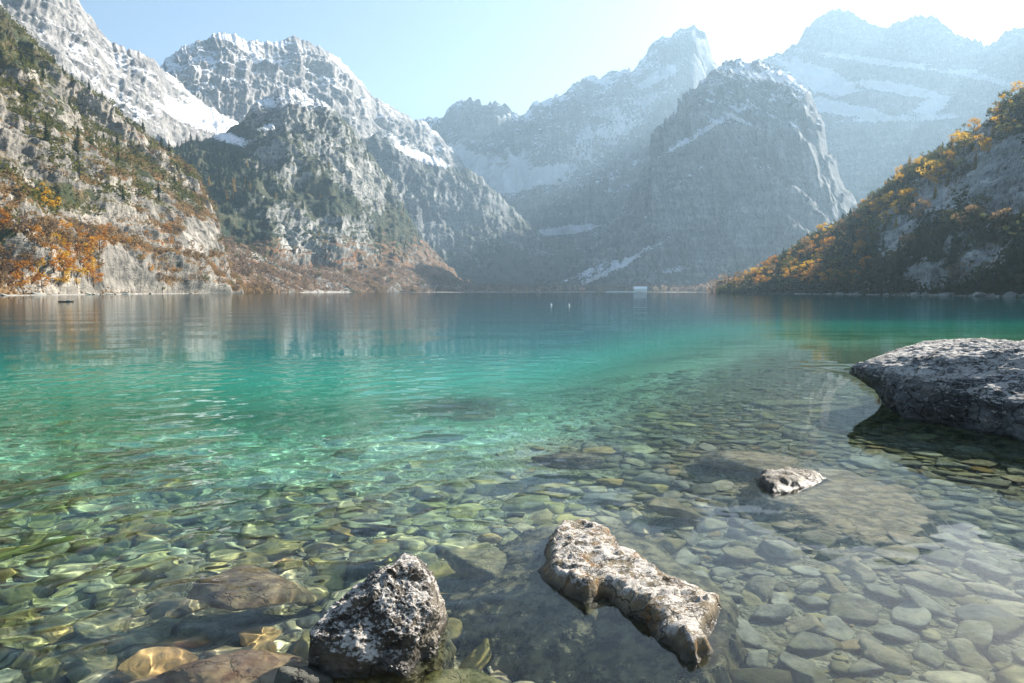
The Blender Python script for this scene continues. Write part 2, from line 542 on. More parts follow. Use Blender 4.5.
massif('mountain_left_peak', [(110, 120, 1950), (150, 80, 2050), (165, 63, 2100), (180, 51, 2150), (200, 43, 2200), (212, 39, 2230), (228, 36, 2260), (245, 43, 2300), (262, 45, 2340), (280, 44, 2380), (292, 40, 2420), (308, 46, 2460), (322, 51, 2500), (333, 58, 2540), (347, 71, 2580), (358, 82, 2620), (366, 93, 2680), (375, 101, 2720), (392, 111, 2800), (410, 119, 2900), (425, 124, 3000), (450, 150, 3050), (480, 190, 3050)],
       [(110, 1400), (250, 1650), (480, 2200)], M_HIGH, nt=300, naz=480, k=6, terr=.4, freq=1 / 260., zb=80, seed=4, zm=1.6, rib=.4, mask=m_left_peak, amp=.95)
massif('mountain_left_buttress', [(120, 150, 1130), (150, 152, 1200), (190, 144, 1300), (225, 134, 1350), (243, 121, 1400), (250, 109, 1420), (262, 101, 1440), (275, 92, 1450), (288, 88, 1460), (298, 93, 1480), (310, 102, 1500), (325, 106, 1520), (337, 116, 1550), (350, 129, 1580), (365, 150, 1620), (380, 170, 1650), (392, 190, 1680), (405, 215, 1700), (420, 240, 1720), (440, 262, 1740), (470, 287, 1760)],
       [(120, 760), (250, 900), (340, 1100), (470, 1520)], M_MID, nt=300, naz=420, k=6, terr=.6, freq=1 / 150., zb=10, seed=5, zm=1.3, rib=.15, mask=m_buttress, amp=1.1)
massif('mountain_valley_ridge', [(330, 150, 1950), (370, 138, 2100), (390, 141, 2150), (400, 147, 2200), (420, 155, 2250), (440, 163, 2300), (455, 172, 2320), (470, 170, 2350), (480, 178, 2380), (495, 192, 2420), (510, 208, 2450), (525, 222, 2480), (545, 236, 2500), (570, 245, 2500), (600, 262, 2500), (640, 285, 2450)],
       [(330, 1750), (450, 1980), (640, 2150)], M_FAR, nt=240, naz=340, k=5, terr=.45, freq=1 / 200., zb=5, seed=6, mask=m_valley_ridge, rib=.6)
massif('mountain_cirque', [(385, 150, 3250), (395, 140, 3300), (415, 126, 3350), (428, 120, 3350), (440, 123, 3380), (445, 110, 3400), (458, 106, 3400), (470, 104, 3420), (483, 110, 3420), (495, 106, 3420), (503, 106, 3430), (512, 116, 3450), (525, 118, 3450), (533, 107, 3480), (545, 107, 3500), (560, 98, 3500), (575, 88, 3520), (585, 84, 3540), (600, 80, 3550), (615, 77, 3560), (632, 74, 3580), (642, 66, 3600), (650, 52, 3620), (660, 44, 3640), (672, 43, 3650), (685, 34, 3660), (697, 30, 3680), (706, 36, 3700), (714, 62, 3720), (722, 72, 3740), (740, 90, 3740), (770, 120, 3740)],
       [(385, 2900), (500, 3050), (600, 3050), (770, 3150)], M_FAR, nt=300, naz=420, k=6, terr=.65, freq=1 / 300., zb=20, seed=7, mask=m_cirque, jag=1.3, rib=1.6, amp=1.4)
massif('mountain_right_wall', [(535, 293, 1850), (560, 285, 1900), (580, 268, 1950), (600, 240, 2000), (620, 215, 2050), (635, 188, 2100), (648, 165, 2130), (656, 150, 2150), (652.5, 140, 2170), (665, 125, 2200), (685, 105, 2230), (705, 85, 2260), (720, 72, 2300), (735, 64, 2300), (748, 66, 2280), (762, 66, 2280), (780, 74, 2260), (797, 82, 2240), (810, 92, 2200), (818, 108, 2180), (826, 128, 2170), (829, 148, 2160), (838, 160, 2150), (842, 184, 2140), (856, 202, 2120), (872, 226, 2080), (905, 245, 2020), (945, 268, 1950), (985, 292, 1900)],
       [(535, 1600), (620, 1680), (700, 1720), (980, 1560)], M_FAR, nt=340, naz=520, k=5, terr=.75, freq=1 / 230., zb=3, seed=8, mask=m_right_wall, rib=1.3, amp=1.5, zm=1.4, jag=1.3)
massif('mountain_right_back', [(690, 120, 3800), (740, 72, 3900), (765, 60, 3950), (785, 55, 3950), (798, 47, 3980), (808, 32, 4000), (818, 22, 4000), (830, 16, 4020), (841, 13, 4020), (853, 17, 4020), (865, 24, 4020), (878, 31, 4000), (890, 30, 3980), (905, 23, 3960), (920, 21, 3960), (936, 21, 3940), (945, 27, 3920), (955, 37, 3900), (970, 43, 3880), (985, 46, 3860), (1000, 40, 3840), (1024, 30, 3800), (1080, 10, 3750), (1160, 40, 3700), (1300, 80, 3600)],
       [(690, 3200), (900, 3150), (1300, 2900)], M_FAR, nt=300, naz=560, k=7, terr=.75, freq=1 / 320., zb=20, seed=9, mask=m_right_back, zm=2.2, jag=1.1, amp=1.3)
massif('hill_right', [(718, 297, 640), (735, 288, 640), (750, 281, 640), (765, 273, 640), (785, 259, 640), (800, 248, 640), (820, 236, 630), (850, 222, 620), (868, 210, 610), (880, 201, 600), (895, 186, 590), (905, 176, 580), (925, 164, 570), (950, 150, 560), (970, 135, 550), (985, 125, 545), (1005, 112, 540), (1024, 98, 530), (1080, 78, 520), (1200, 70, 480), (1350, 90, 450), (1500, 140, 420), (1700, 230, 400)],
       [(718, 620), (800, 440), (900, 315), (1024, 228), (1200, 150), (1500, 100), (1700, 90)], M_HILL, nt=260, naz=700, k=5, terr=.5, freq=1 / 75., zb=-3, seed=10, mask=m_hill, amp=1.1, jag=.6)

# ------------------------------------------------------------------ lake bed and ground sheet
def ground_sheet():
    rr = np.concatenate([np.geomspace(.05, 1.2, 20)[:-1], np.geomspace(1.2, 14, 330)[:-1], np.geomspace(14, 5200, 220)])
    aa = np.concatenate([np.linspace(-math.pi, -1.1, 60)[:-1], np.linspace(-1.1, 1.1, 520)[:-1], np.linspace(1.1, math.pi, 60)])
    Rg, A = np.meshgrid(rr, aa, indexing='ij')
    X, Y = Rg * np.sin(A), Rg * np.cos(A)
    Z = lake_z(X, Y)
    near = sstep(20, 10, Rg)
    Z = Z + near * (.030 * fbm(X * 2.2, Y * 2.2, X * 0, 4) + .012 * fbm(X * 9, Y * 9, X * 0, 3, .5, True))
    t = NT('lake_bed_gravel')
    p = t.pos()
    n = t.noise(p, 3.0, 6, .65)
    v = t.n('ShaderNodeTexVoronoi', feature='F1')
    t.set(v.inputs['Vector'], p)
    v.inputs['Scale'].default_value = 16
    v2 = t.n('ShaderNodeTexVoronoi', feature='F1')
    t.set(v2.inputs['Vector'], p)
    v2.inputs['Scale'].default_value = 45
    c = t.ramp(n, [(.3, (.17, .15, .085)), (.5, (.33, .28, .16)), (.7, (.48, .42, .28))])
    c = t.mix(.5, c, t.ramp(t.sep(v.outputs['Color'])[0], [(.0, (.10, .09, .055)), (.5, (.30, .26, .15)), (1, (.50, .43, .29))]))
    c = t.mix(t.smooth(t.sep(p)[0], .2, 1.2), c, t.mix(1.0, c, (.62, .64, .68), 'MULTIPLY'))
    z = t.sep(p)[2]
    deep = t.smooth(t.math('ADD', z, t.math('MULTIPLY', t.math('SUBTRACT', n, .5), .9)), -.75, -1.25)
    c = t.mix(deep, c, t.ramp(t.noise(t.mapping(p, (.7, 1.0, 1)), .42, 5, .62), [(.34, (.08, .10, .05)), (.42, (.34, .35, .23)), (.52, (.62, .62, .50))]))
    land = t.smooth(z, .0, .12)
    c = t.mix(land, c, t.ramp(t.noise(p, .03, 5, .6), [(.4, (.15, .11, .06)), (.6, (.12, .11, .05))]))
    hh = t.math('ADD', t.math('MULTIPLY', v.outputs['Distance'], -1.0), t.math('MULTIPLY', v2.outputs['Distance'], -.4))
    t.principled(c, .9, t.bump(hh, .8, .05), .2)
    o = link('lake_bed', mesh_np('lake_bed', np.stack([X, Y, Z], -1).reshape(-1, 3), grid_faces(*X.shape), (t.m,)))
    o['kind'] = 'structure'
    o.cycles.is_caustics_receiver = True


ground_sheet()


# ------------------------------------------------------------------ water
def water_sheet():
    rr = np.concatenate([np.geomspace(.45, 1.8, 60)[:-1], np.geomspace(1.8, 16, 720)[:-1], np.geomspace(16, 2200, 330)])
    aa = np.concatenate([np.linspace(-1.5, -.85, 40)[:-1], np.linspace(-.85, .85, 680)[:-1], np.linspace(.85, 1.5, 40)])
    Rg, A = np.meshgrid(rr, aa, indexing='ij')
    X, Y = Rg * np.sin(A), Rg * np.cos(A)
    rng = np.random.default_rng(5)
    # how lively the surface is: ripples on the left and in the middle, calm on the right
    calm = sstep(-.30, .16, A + .05 * fbm(X * .5, Y * .5, X * 0, 2) - .03 * np.clip(Y - 4, 0, 8))
    live = (1 - .93 * calm) * (.75 + .5 * fbm(X * .35 + 4, Y * .35, X * 0, 2))
    live = live * (1 - .55 * sstep(5.0, 9, Rg))
    live = np.where(Rg > 14, .4 + 0 * live, live)
    cell = np.maximum(np.gradient(rr)[:, None] * np.ones_like(A), Rg * .0025)
    Z = np.zeros_like(X)
    for k in range(64):
        lam = math.exp(rng.uniform(math.log(.085), math.log(1.1)))
        th = rng.normal(2.1, .85)
        slope = .0190 * (lam / .4) ** .1
        amp = slope * lam / (2 * math.pi)
        fade = np.clip((lam / cell - 3.5) / 4, 0, 1)
        wx, wy = .12 * noise(X * .8 + k, Y * .8, 0 * X), .12 * noise(X * .8, Y * .8 + k, 1 + 0 * X)
        if k % 4:
            wx = wy = 0
        Z += fade * amp * np.sin(2 * math.pi / lam * ((X + wx) * math.cos(th) + (Y + wy) * math.sin(th)) + rng.uniform(0, 6.28))
    # rings spreading from the middle of the shallows
    for (cx, cy, lam, s, r0, wd) in ((-1.1, 7.6, .34, .085, 1.5, 1.0), (-.2, 9.5, .5, .06, 2.5, 1.5)):
        d = np.hypot(X - cx, Y - cy)
        fade = np.clip((lam / cell - 3.5) / 4, 0, 1)
        Z += fade * s * lam / 6.28 * np.sin(6.28 / lam * d) * np.exp(-((d - r0) / wd) ** 2)
    Z = Z * live
    for k in range(14):
        lam = math.exp(rng.uniform(math.log(2.0), math.log(9)))
        th = rng.normal(1.6, .5)
        fade = np.clip((lam / cell - 3.5) / 4, 0, 1)
        Z += fade * .0022 * lam / 6.28 * np.sin(6.28 / lam * (X * math.cos(th) + Y * math.sin(th)) + rng.uniform(0, 6.28)) * (1 - .6 * calm)
    depth = np.clip(-lake_z(X, Y), 0, 20)
    near = (Rg < 16) & (np.abs(A) < .9)
    P = np.stack([X[near], Y[near]], -1)
    dn = depth[near]
    for cx, cy, ra, td in TOPS:
        dn = np.minimum(dn, td + 1.2 * np.maximum(np.hypot(P[:, 0] - cx, P[:, 1] - cy) - ra, 0))
    for poly, td in ((bodyb, .24), (bodyd, .08)):
        dn = np.minimum(dn, td + 1.5 * np.maximum(sdf_poly(P, poly), 0))
    depth[near] = dn
    t = NT('lake_water')
    d = t.attr('depth')
    # the clear water takes out red first: transmission of the column of water by its depth
    tint = t.n('ShaderNodeCombineColor')
    for i, kf in enumerate((.44, .03, .12)):
        t.set(tint.inputs[i], t.math('POWER', 2.71828, t.math('MULTIPLY', d, -kf)))
    p = t.pos()
    geo_r = t.attr('reach')
    rip = t.noise(t.mapping(p, (.5, 1.5, 1)), 1.6, 3, .5)
    rip2 = t.noise(t.mapping(p, (.25, .7, 1)), .35, 3, .5)
    hgt = t.math('ADD', t.math('MULTIPLY', rip, .35), t.math('MULTIPLY', rip2, 1.0))
    bn = t.n('ShaderNodeBump')
    t.set(bn.inputs['Height'], hgt)
    bn.inputs['Distance'].default_value = .06
    t.set(bn.inputs['Strength'], t.math('MULTIPLY', geo_r, .55))
    rf = t.n('ShaderNodeBsdfRefraction')
    rf.inputs['IOR'].default_value = 1.333
    rf.inputs['Roughness'].default_value = 0
    t.set(rf.inputs['Color'], tint.outputs[0])
    df = t.n('ShaderNodeBsdfDiffuse')
    df.inputs['Color'].default_value = (.015, .40, .32, 1)
    mx = t.n('ShaderNodeMixShader')
    t.set(df.inputs['Color'], t.ramp(t.math('DIVIDE', d, 10.0), [(.07, (.10, .44, .25)), (.22, (.020, .30, .21)), (.55, (.010, .17, .175)), (1, (.009, .12, .15))]))
    t.set(mx.inputs[0], t.smooth(d, .45, 3.0, 0, .86))
    t.t.links.new(rf.outputs[0], mx.inputs[1])
    t.t.links.new(df.outputs[0], mx.inputs[2])
    gl = t.n('ShaderNodeBsdfGlossy')
    t.set(gl.inputs['Roughness'], t.math('MULTIPLY', geo_r, .035))
    t.set(gl.inputs['Normal'], bn.outputs[0])
    fr = t.n('ShaderNodeFresnel')
    fr.inputs['IOR'].default_value = 1.333
    m2 = t.n('ShaderNodeMixShader')
    bf = t.n('ShaderNodeNewGeometry').outputs['Backfacing']
    fac = t.n('ShaderNodeMix', data_type='FLOAT')
    t.set(fac.inputs[0], bf)
    t.set(fac.inputs[2], fr.outputs[0])
    fac.inputs[3].default_value = .03
    t.set(m2.inputs[0], fac.outputs[0])
    t.t.links.new(mx.outputs[0], m2.inputs[1])
    t.t.links.new(gl.outputs[0], m2.inputs[2])
    t.t.links.new(m2.outputs[0], t.out.inputs[0])
    o = link('water', mesh_np('water', np.stack([X, Y, Z], -1).reshape(-1, 3), grid_faces(*X.shape), (t.m,), attrs=dict(depth=depth, reach=sstep(6, 40, Rg))))
    o['kind'] = 'structure'
    o.cycles.is_caustics_caster = True




# ------------------------------------------------------------------ stones
def ico(sub):
    bm = bmesh.new()
    bmesh.ops.create_icosphere(bm, subdivisions=sub, radius=1)
    V = np.array([v.co[:] for v in bm.verts])
    F = np.array([[v.index for v in f.verts] for f in bm.faces])
    bm.free()
    return V, F


ICO = {s: ico(s) for s in (2, 3, 4, 6)}


def stone_shape(seed, sub=3, planes=11, rough=.06, flat=.8):
    rng = np.random.default_rng(seed)
    U, F = ICO[sub]
    n = rng.normal(size=(planes, 3))
    n /= np.linalg.norm(n, axis=1, keepdims=True)
    n = np.concatenate([n, [[0.12, .1, .98], [0, 0, -1]]])
    n /= np.linalg.norm(n, axis=1, keepdims=True)
    d = np.concatenate([rng.uniform(.62, 1.0, planes), [flat * .75, .7]])
    rad = d[None] / np.maximum(U @ n.T, .12)
    k = 13.0
    rad = -np.log(np.exp(-k * np.minimum(rad, 2)).sum(1)) / k
    V = U * rad[:, None]
    s = seed * 3.7
    V = V + U * (rough * fbm(V[:, 0] * 1.6 + s, V[:, 1] * 1.6, V[:, 2] * 1.6, 3) + rough * .5 * fbm(V[:, 0] * 5 + s, V[:, 1] * 5, V[:, 2] * 5, 3 if sub < 5 else 5, .55, True))[:, None]
    V /= np.abs(V).max()
    return V, F


def stone_material(name, cols, per_island=False):
    t = NT(name)
    p = t.obj()
    if per_island:
        rv = t.n('ShaderNodeNewGeometry').outputs['Random Per Island']
    else:
        rv = t.n('ShaderNodeObjectInfo').outputs['Random']
    base = t.ramp(rv, [(i / (len(cols) - 1), c) for i, c in enumerate(cols)])
    wp = t.pos()
    n = t.noise(wp, 9, 7, .68)
    c = t.mix(1.0, base, t.ramp(n, [(.34, (.42, .42, .38)), (.5, (.95, .95, .95)), (.66, (1.35, 1.3, 1.15))]), 'MULTIPLY')
    n2 = t.noise(wp, 3.1, 5, .6)
    c = t.mix(t.smooth(n2, .5, .66, 0, .65), c, (.13, .115, .03))
    if per_island:
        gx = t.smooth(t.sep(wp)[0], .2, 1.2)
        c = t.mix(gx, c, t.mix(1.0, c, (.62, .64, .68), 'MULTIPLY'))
    n3 = t.noise(wp, 60, 3, .6)
    t.principled(c, .85, t.bump(t.math('ADD', n, t.math('MULTIPLY', n3, .3)), .5, .03), .25)
    return t.m


M_STONE = stone_material('bed_stone', [(.12, .10, .05), (.44, .34, .12), (.55, .43, .20), (.26, .23, .14), (.48, .40, .26), (.42, .24, .07), (.64, .53, .34), (.20, .17, .10)])
M_STONE_GREY = stone_material('grey_bed_stone', [(.10, .092, .075), (.26, .235, .18), (.33, .295, .23), (.19, .18, .15), (.31, .24, .14), (.40, .36, .29), (.15, .13, .10)])
M_PEBBLE = stone_material('bed_pebble', [(.12, .10, .05), (.44, .35, .15), (.58, .47, .25), (.28, .25, .17), (.52, .45, .32), (.42, .25, .08), (.68, .58, .40), (.20, .17, .10)], True)


def boulder_mat(name, cols, frost, algae=(.12, .115, .035), frost_bias=0.0, rust=0.0, sc_=1.0):
    t = NT(name)
    p = t.pos()
    n = t.noise(p, 4.5 * sc_, 8, .68)
    c = t.ramp(n, [(.32, cols[0]), (.5, cols[1]), (.68, cols[2])])
    nz = t.sep(t.n('ShaderNodeNewGeometry').outputs['Normal'])[2]
    z = t.sep(p)[2]
    ng = t.noise(p, 62 * sc_, 6, .8)
    nm = t.noise(p, 11 * sc_, 5, .65)
    st = t.noise(p, 1.7 * sc_, 4, .6)
    c = t.mix(1.0, c, t.ramp(st, [(.36, (.55, .53, .50)), (.6, (1.15, 1.14, 1.12))]), 'MULTIPLY')
    pv = t.n('ShaderNodeVectorMath', operation='ADD')
    nv3 = t.n('ShaderNodeVectorMath', operation='SCALE')
    t.set(nv3.inputs[0], t.noise(p, 3.2 * sc_, 5, .65, out='Color'))
    nv3.inputs['Scale'].default_value = .30 / sc_
    t.set(pv.inputs[0], p)
    t.set(pv.inputs[1], nv3.outputs[0])
    vc = t.n('ShaderNodeTexVoronoi', feature='DISTANCE_TO_EDGE')
    t.set(vc.inputs['Vector'], t.mapping(pv.outputs[0], (1, 1.6, 2.2), (.3, .2, .5)))
    vc.inputs['Scale'].default_value = 3.0 * sc_
    crack = t.smooth(vc.outputs['Distance'], .035, .004)
    c = t.mix(t.math('MULTIPLY', crack, .75), c, (.025, .023, .02))
    if rust:
        c = t.mix(t.smooth(t.noise(p, 8 * sc_, 5, .7), .52, .62, 0, rust), c, (.26, .13, .035))
    wet = t.smooth(t.math('ADD', z, t.math('MULTIPLY', t.math('SUBTRACT', nm, .5), .05)), .040, .004)
    c = t.mix(t.math('MULTIPLY', wet, .72), c, (.028, .026, .020))
    sub = t.smooth(z, .0, -.06)
    alg = t.mix(t.smooth(nm, .38, .62), tuple(v * .5 for v in algae), t.mix(.6, algae, (.48, .40, .22)))
    c = t.mix(t.math('MULTIPLY', sub, .8), c, alg)
    h = t.math('ADD', n, t.math('MULTIPLY', ng, .25))
    if frost > 0:
        fz = t.math('ADD', t.math('MULTIPLY', t.smooth(nz, .05, .95), .75), t.math('MULTIPLY', t.math('SUBTRACT', ng, .5), 3.4))
        fz = t.math('ADD', fz, t.math('MULTIPLY', t.math('SUBTRACT', nm, .5), 3.0))
        f = t.smooth(fz, .34 - frost_bias, .58 - frost_bias)
        dry = t.smooth(t.math('ADD', z, t.math('MULTIPLY', t.math('SUBTRACT', nm, .5), .14)), .025, .09)
        f = t.math('MULTIPLY', t.math('MULTIPLY', f, dry), t.math('MULTIPLY', frost, t.math('SUBTRACT', 1.0, t.math('MULTIPLY', crack, .7))))
        c = t.mix(f, c, t.ramp(ng, [(.38, (.36, .32, .27)), (.66, (.74, .70, .65))]))
        h = t.math('ADD', h, t.math('MULTIPLY', f, .3))
    h = t.math('SUBTRACT', h, t.math('MULTIPLY', crack, .35))
    rough = t.smooth(z, .02, .08, .35, .9)
    t.principled(c, rough, t.bump(h, .8, .035 / sc_), .35)
    return t.m


def receiver(o):
    o.cycles.is_caustics_receiver = True
    return o


def poly_r(poly, c, th):
    """radius of a polygon round c at the angles th"""
    poly = np.asarray(poly)[:, :2] - np.asarray(c)[:2]
    out = np.full(th.shape, 1e-3)
    d = np.stack([np.cos(th), np.sin(th)], -1)
    n = len(poly)
    for i in range(n):
        p, q = poly[i], poly[(i + 1) % n]
        e = q - p
        den = d[:, 0] * e[1] - d[:, 1] * e[0]
        den = np.where(np.abs(den) < 1e-9, 1e-9, den)
        tt = (p[0] * e[1] - p[1] * e[0]) / den
        u = (p[0] * d[:, 1] - p[1] * d[:, 0]) / den
        ok = (tt > 0) & (u >= -1e-6) & (u <= 1 + 1e-6)
        out = np.where(ok, np.maximum(out, tt), out)
    k = np.exp(-np.linspace(-2, 2, 9) ** 2)
    k /= k.sum()
    ext = np.concatenate([out[-4:], out, out[:4]])
    return np.convolve(ext, k, 'valid')


def loft_rock(name, center, rings, mat, amp, freq, nth=420, nv=260, seed=0, facet=.5):
    """rings: (z, polygon) from the bottom up; the last one closes to a point"""
    th = np.linspace(0, 2 * math.pi, nth, endpoint=False)
    zs = np.array([z for z, _ in rings])
    RR = np.array([poly_r(p, center, th) for _, p in rings])
    s = np.linspace(0, 1, len(rings))
    v = np.linspace(0, 1, nv)
    zz = np.interp(v, s, zs)
    rad = np.array([np.interp(v, s, RR[:, j]) for j in range(nth)]).T
    k = np.ones(nv // (len(rings) * 3) * 2 + 1)
    k /= k.sum()
    pad = len(k) // 2
    f = lambda a: np.convolve(np.concatenate([np.full(pad, a[0]), a, np.full(pad, a[-1])]), k, 'valid')
    rad = np.apply_along_axis(f, 0, rad)
    zz = f(zz)
    rad[-1] = 1e-3
    X, Y = center[0] + rad * np.cos(th), center[1] + rad * np.sin(th)
    Z = np.broadcast_to(zz[:, None], X.shape).copy()
    V = np.stack([X, Y, Z], -1)
    c0 = np.array([center[0], center[1], zs[0] * .3 + zs[-1] * .3])
    U = V - c0
    U /= np.linalg.norm(U, axis=-1, keepdims=True)
    s = seed * 5.3
    n1 = fbm(X * freq + s, Y * freq, Z * freq, 5, .5, True)
    n2 = fbm(X * freq * 2.2 + s, Y * freq * 2.2 + 3, Z * freq * 2.2, 5, .55)
    q = np.round(n2 * 4) / 4
    n3 = fbm(X * freq * 9 + s, Y * freq * 9 + 3, Z * freq * 9, 3, .6)
    D = amp * (.8 * n1 + facet * (.6 * n2 + .4 * q) + .22 * n3)
    D = D * sstep(1.0, .93, v)[:, None] + D[-25].mean() * sstep(.93, 1.0, v)[:, None]
    rng = np.random.default_rng(seed + 900)
    pn = rng.normal(size=(34, 3))
    pn /= np.linalg.norm(pn, axis=1, keepdims=True)
    pr = rng.uniform(.84, 1.06, 34) / np.maximum(U @ pn.T, .15)
    pf = -np.log(np.exp(-30 * np.minimum(pr, 2)).sum(-1)) / 30
    D = D + (pf - pf.mean()) * np.linalg.norm(V - c0, axis=-1) * .75 * sstep(1.0, .9, v)[:, None]
    V = V + U * D[..., None]
    V[-1] = V[-2].mean(0)
    me = mesh_np(name, V.reshape(-1, 3), grid_faces(nv, nth, True), (mat,))
    return receiver(link(name, me))


def sdf_poly(P, poly):
    poly = np.asarray(poly)[:, :2]
    d = np.full(P.shape[:-1], 1e9)
    ins = np.zeros(P.shape[:-1], bool)
    n = len(poly)
    for i in range(n):
        a, b = poly[i], poly[(i + 1) % n]
        e = b - a
        w_ = P - a
        t = np.clip((w_ @ e) / (e @ e), 0, 1)
        d = np.minimum(d, np.linalg.norm(w_ - t[..., None] * e, axis=-1))
        c1, c2 = P[..., 1] >= a[1], P[..., 1] >= b[1]
        cr = e[0] * w_[..., 1] - e[1] * w_[..., 0]
        ins ^= (c1 & ~c2 & (cr < 0)) | (~c1 & c2 & (cr > 0))
    return np.where(ins, -d, d)


def waterline_rock(name, poly, mat, peak, rise, fall_dir, fall_gentle, fall_steep, reach, amp, freq, res=.012, seed=0, body=None):
    """a rock from the outline where it leaves the water; it falls gently towards fall_dir and steeply on the other sides"""
    poly = np.asarray(poly)[:, :2]
    lo, hi = poly.min(0) - reach, poly.max(0) + reach
    xs, ys = np.arange(lo[0], hi[0], res), np.arange(lo[1], hi[1], res)
    Y, X = np.meshgrid(ys, xs, indexing='ij')
    P = np.stack([X, Y], -1)
    wob = .065 * np.stack([fbm(X * 6 + seed, Y * 6, X * 0, 5, .6), fbm(X * 6, Y * 6 + seed, X * 0 + 4, 5, .6)], -1)
    d = sdf_poly(P + wob, poly)
    c = poly.mean(0)
    g = np.stack(np.gradient(sdf_poly(P, poly), res)[::-1], -1)
    fd = np.asarray(fall_dir, float)
    fd /= np.linalg.norm(fd)
    al = sstep(-.3, .7, g @ fd)
    k = fall_gentle * al + fall_steep * (1 - al)
    rise = rise * (1 - .78 * al)
    out = np.maximum(d, 0)
    ins = np.maximum(-d, 0)
    z = -out * k * (1 + .5 * out) + np.where(d < 0, peak * np.minimum(1, ins * rise / peak) + .6 * peak * np.round(2.2 * fbm(X * 6 + seed, Y * 6, X * 0 + 2, 3)) / 2.2 * sstep(0, .04, ins) + 2 * peak * np.minimum(ins, .12), 0)
    if body is not None:
        db = sdf_poly(P + wob * 1.6, body)
        z = z - 2.6 * np.maximum(db + .03, 0)
    n1 = fbm(X * freq + seed, Y * freq, z * freq, 5, .5, True)
    n2 = fbm(X * freq * 4 + seed, Y * freq * 4, z * freq * 4, 4, .6, True)
    dz = amp * (n1 + .5 * n2)
    z = z + np.where(d < 0, dz * np.clip(ins / .05, .25, 1), dz * np.clip(out * 5, 0, .8) + .03 * fbm(X * 2.2 + seed, Y * 2.2, X * 0, 3) * sstep(.05, .2, out) - (.035 + .03 * (fall_dir[0] > 0)) * sstep(0, .05, out))
    bed = lake_z(X, Y)
    far = sstep(reach * .75, reach * .97, out)
    z = np.minimum(z, np.maximum(z, bed - .1)) * (1 - far) + (bed - .2) * far
    V = np.stack([X, Y, z], -1)
    me = mesh_np(name, V.reshape(-1, 3), grid_faces(*X.shape), (mat,))
    return receiver(link(name, me))


TOPS = []
FOOT = []   # (x, y, radius) of the big rocks, kept clear of loose stones


def scaled(poly, c, k, dx=0, dy=0):
    c = np.asarray(c)[:2]
    return [tuple(c + (np.asarray(p)[:2] - c) * k + np.array([dx, dy])) for p in poly]


# frosted boulder in the middle of the near edge
MB_A = boulder_mat('frosted_boulder_rock', ((.04, .036, .03), (.14, .12, .095), (.27, .235, .19)), .80, frost_bias=-.10)
pa = [on_z(*q) for q in ((312, 668), (350, 676), (400, 668), (434, 652), (443, 624), (428, 607), (385, 602), (345, 620))]
ca = np.mean(pa, 0)
a = loft_rock('boulder', ca, [(-.55, scaled(pa, ca, 1.5, -.05, -.05)), (-.15, scaled(pa, ca, 1.18, -.02, -.03)), (.0, pa), (.12, scaled(pa, ca, .84, .03, .01)), (.21, scaled(pa, ca, .56, .05, .04)), (.27, scaled(pa, ca, .22, .06, .08)), (.285, scaled(pa, ca, .02, .06, .09))],
              MB_A, .034, 6.5, seed=1, facet=.8)
tag(a, 'pointed dark boulder with white frost standing out of the water at the near edge', 'boulder')
FOOT.append((ca[0], ca[1], .40))

# long submerged boulder with a frosted crest
MB_B = boulder_mat('crest_boulder_rock', ((.06, .048, .03), (.20, .155, .09), (.34, .27, .17)), .85, frost_bias=-.10, rust=.9, algae=(.14, .115, .055))
pb = [on_z(*q) for q in ((541, 580), (546, 548), (558, 531), (588, 527), (610, 537), (618, 552), (640, 564), (665, 580), (690, 594), (719, 606), (713, 628), (697, 662), (682, 660), (652, 632), (628, 612), (604, 596), (582, 602), (560, 592))]
bodyb = [under(*q, -.14) for q in ((440, 580), (470, 548), (520, 530), (600, 520), (660, 545), (735, 600), (738, 640), (716, 700), (600, 720), (470, 700), (430, 660))]
b = waterline_rock('boulder', pb, MB_B, .050, 3.2, (-1, -.6), .62, .30, 1.0, .024, 8.0, seed=2, body=bodyb)
tag(b, 'wide half sunken boulder whose crooked frosted crest breaks the surface', 'boulder')
FOOT += [(.35, 3.25, .55), (.62, 2.9, .4), (.1, 3.3, .4)]

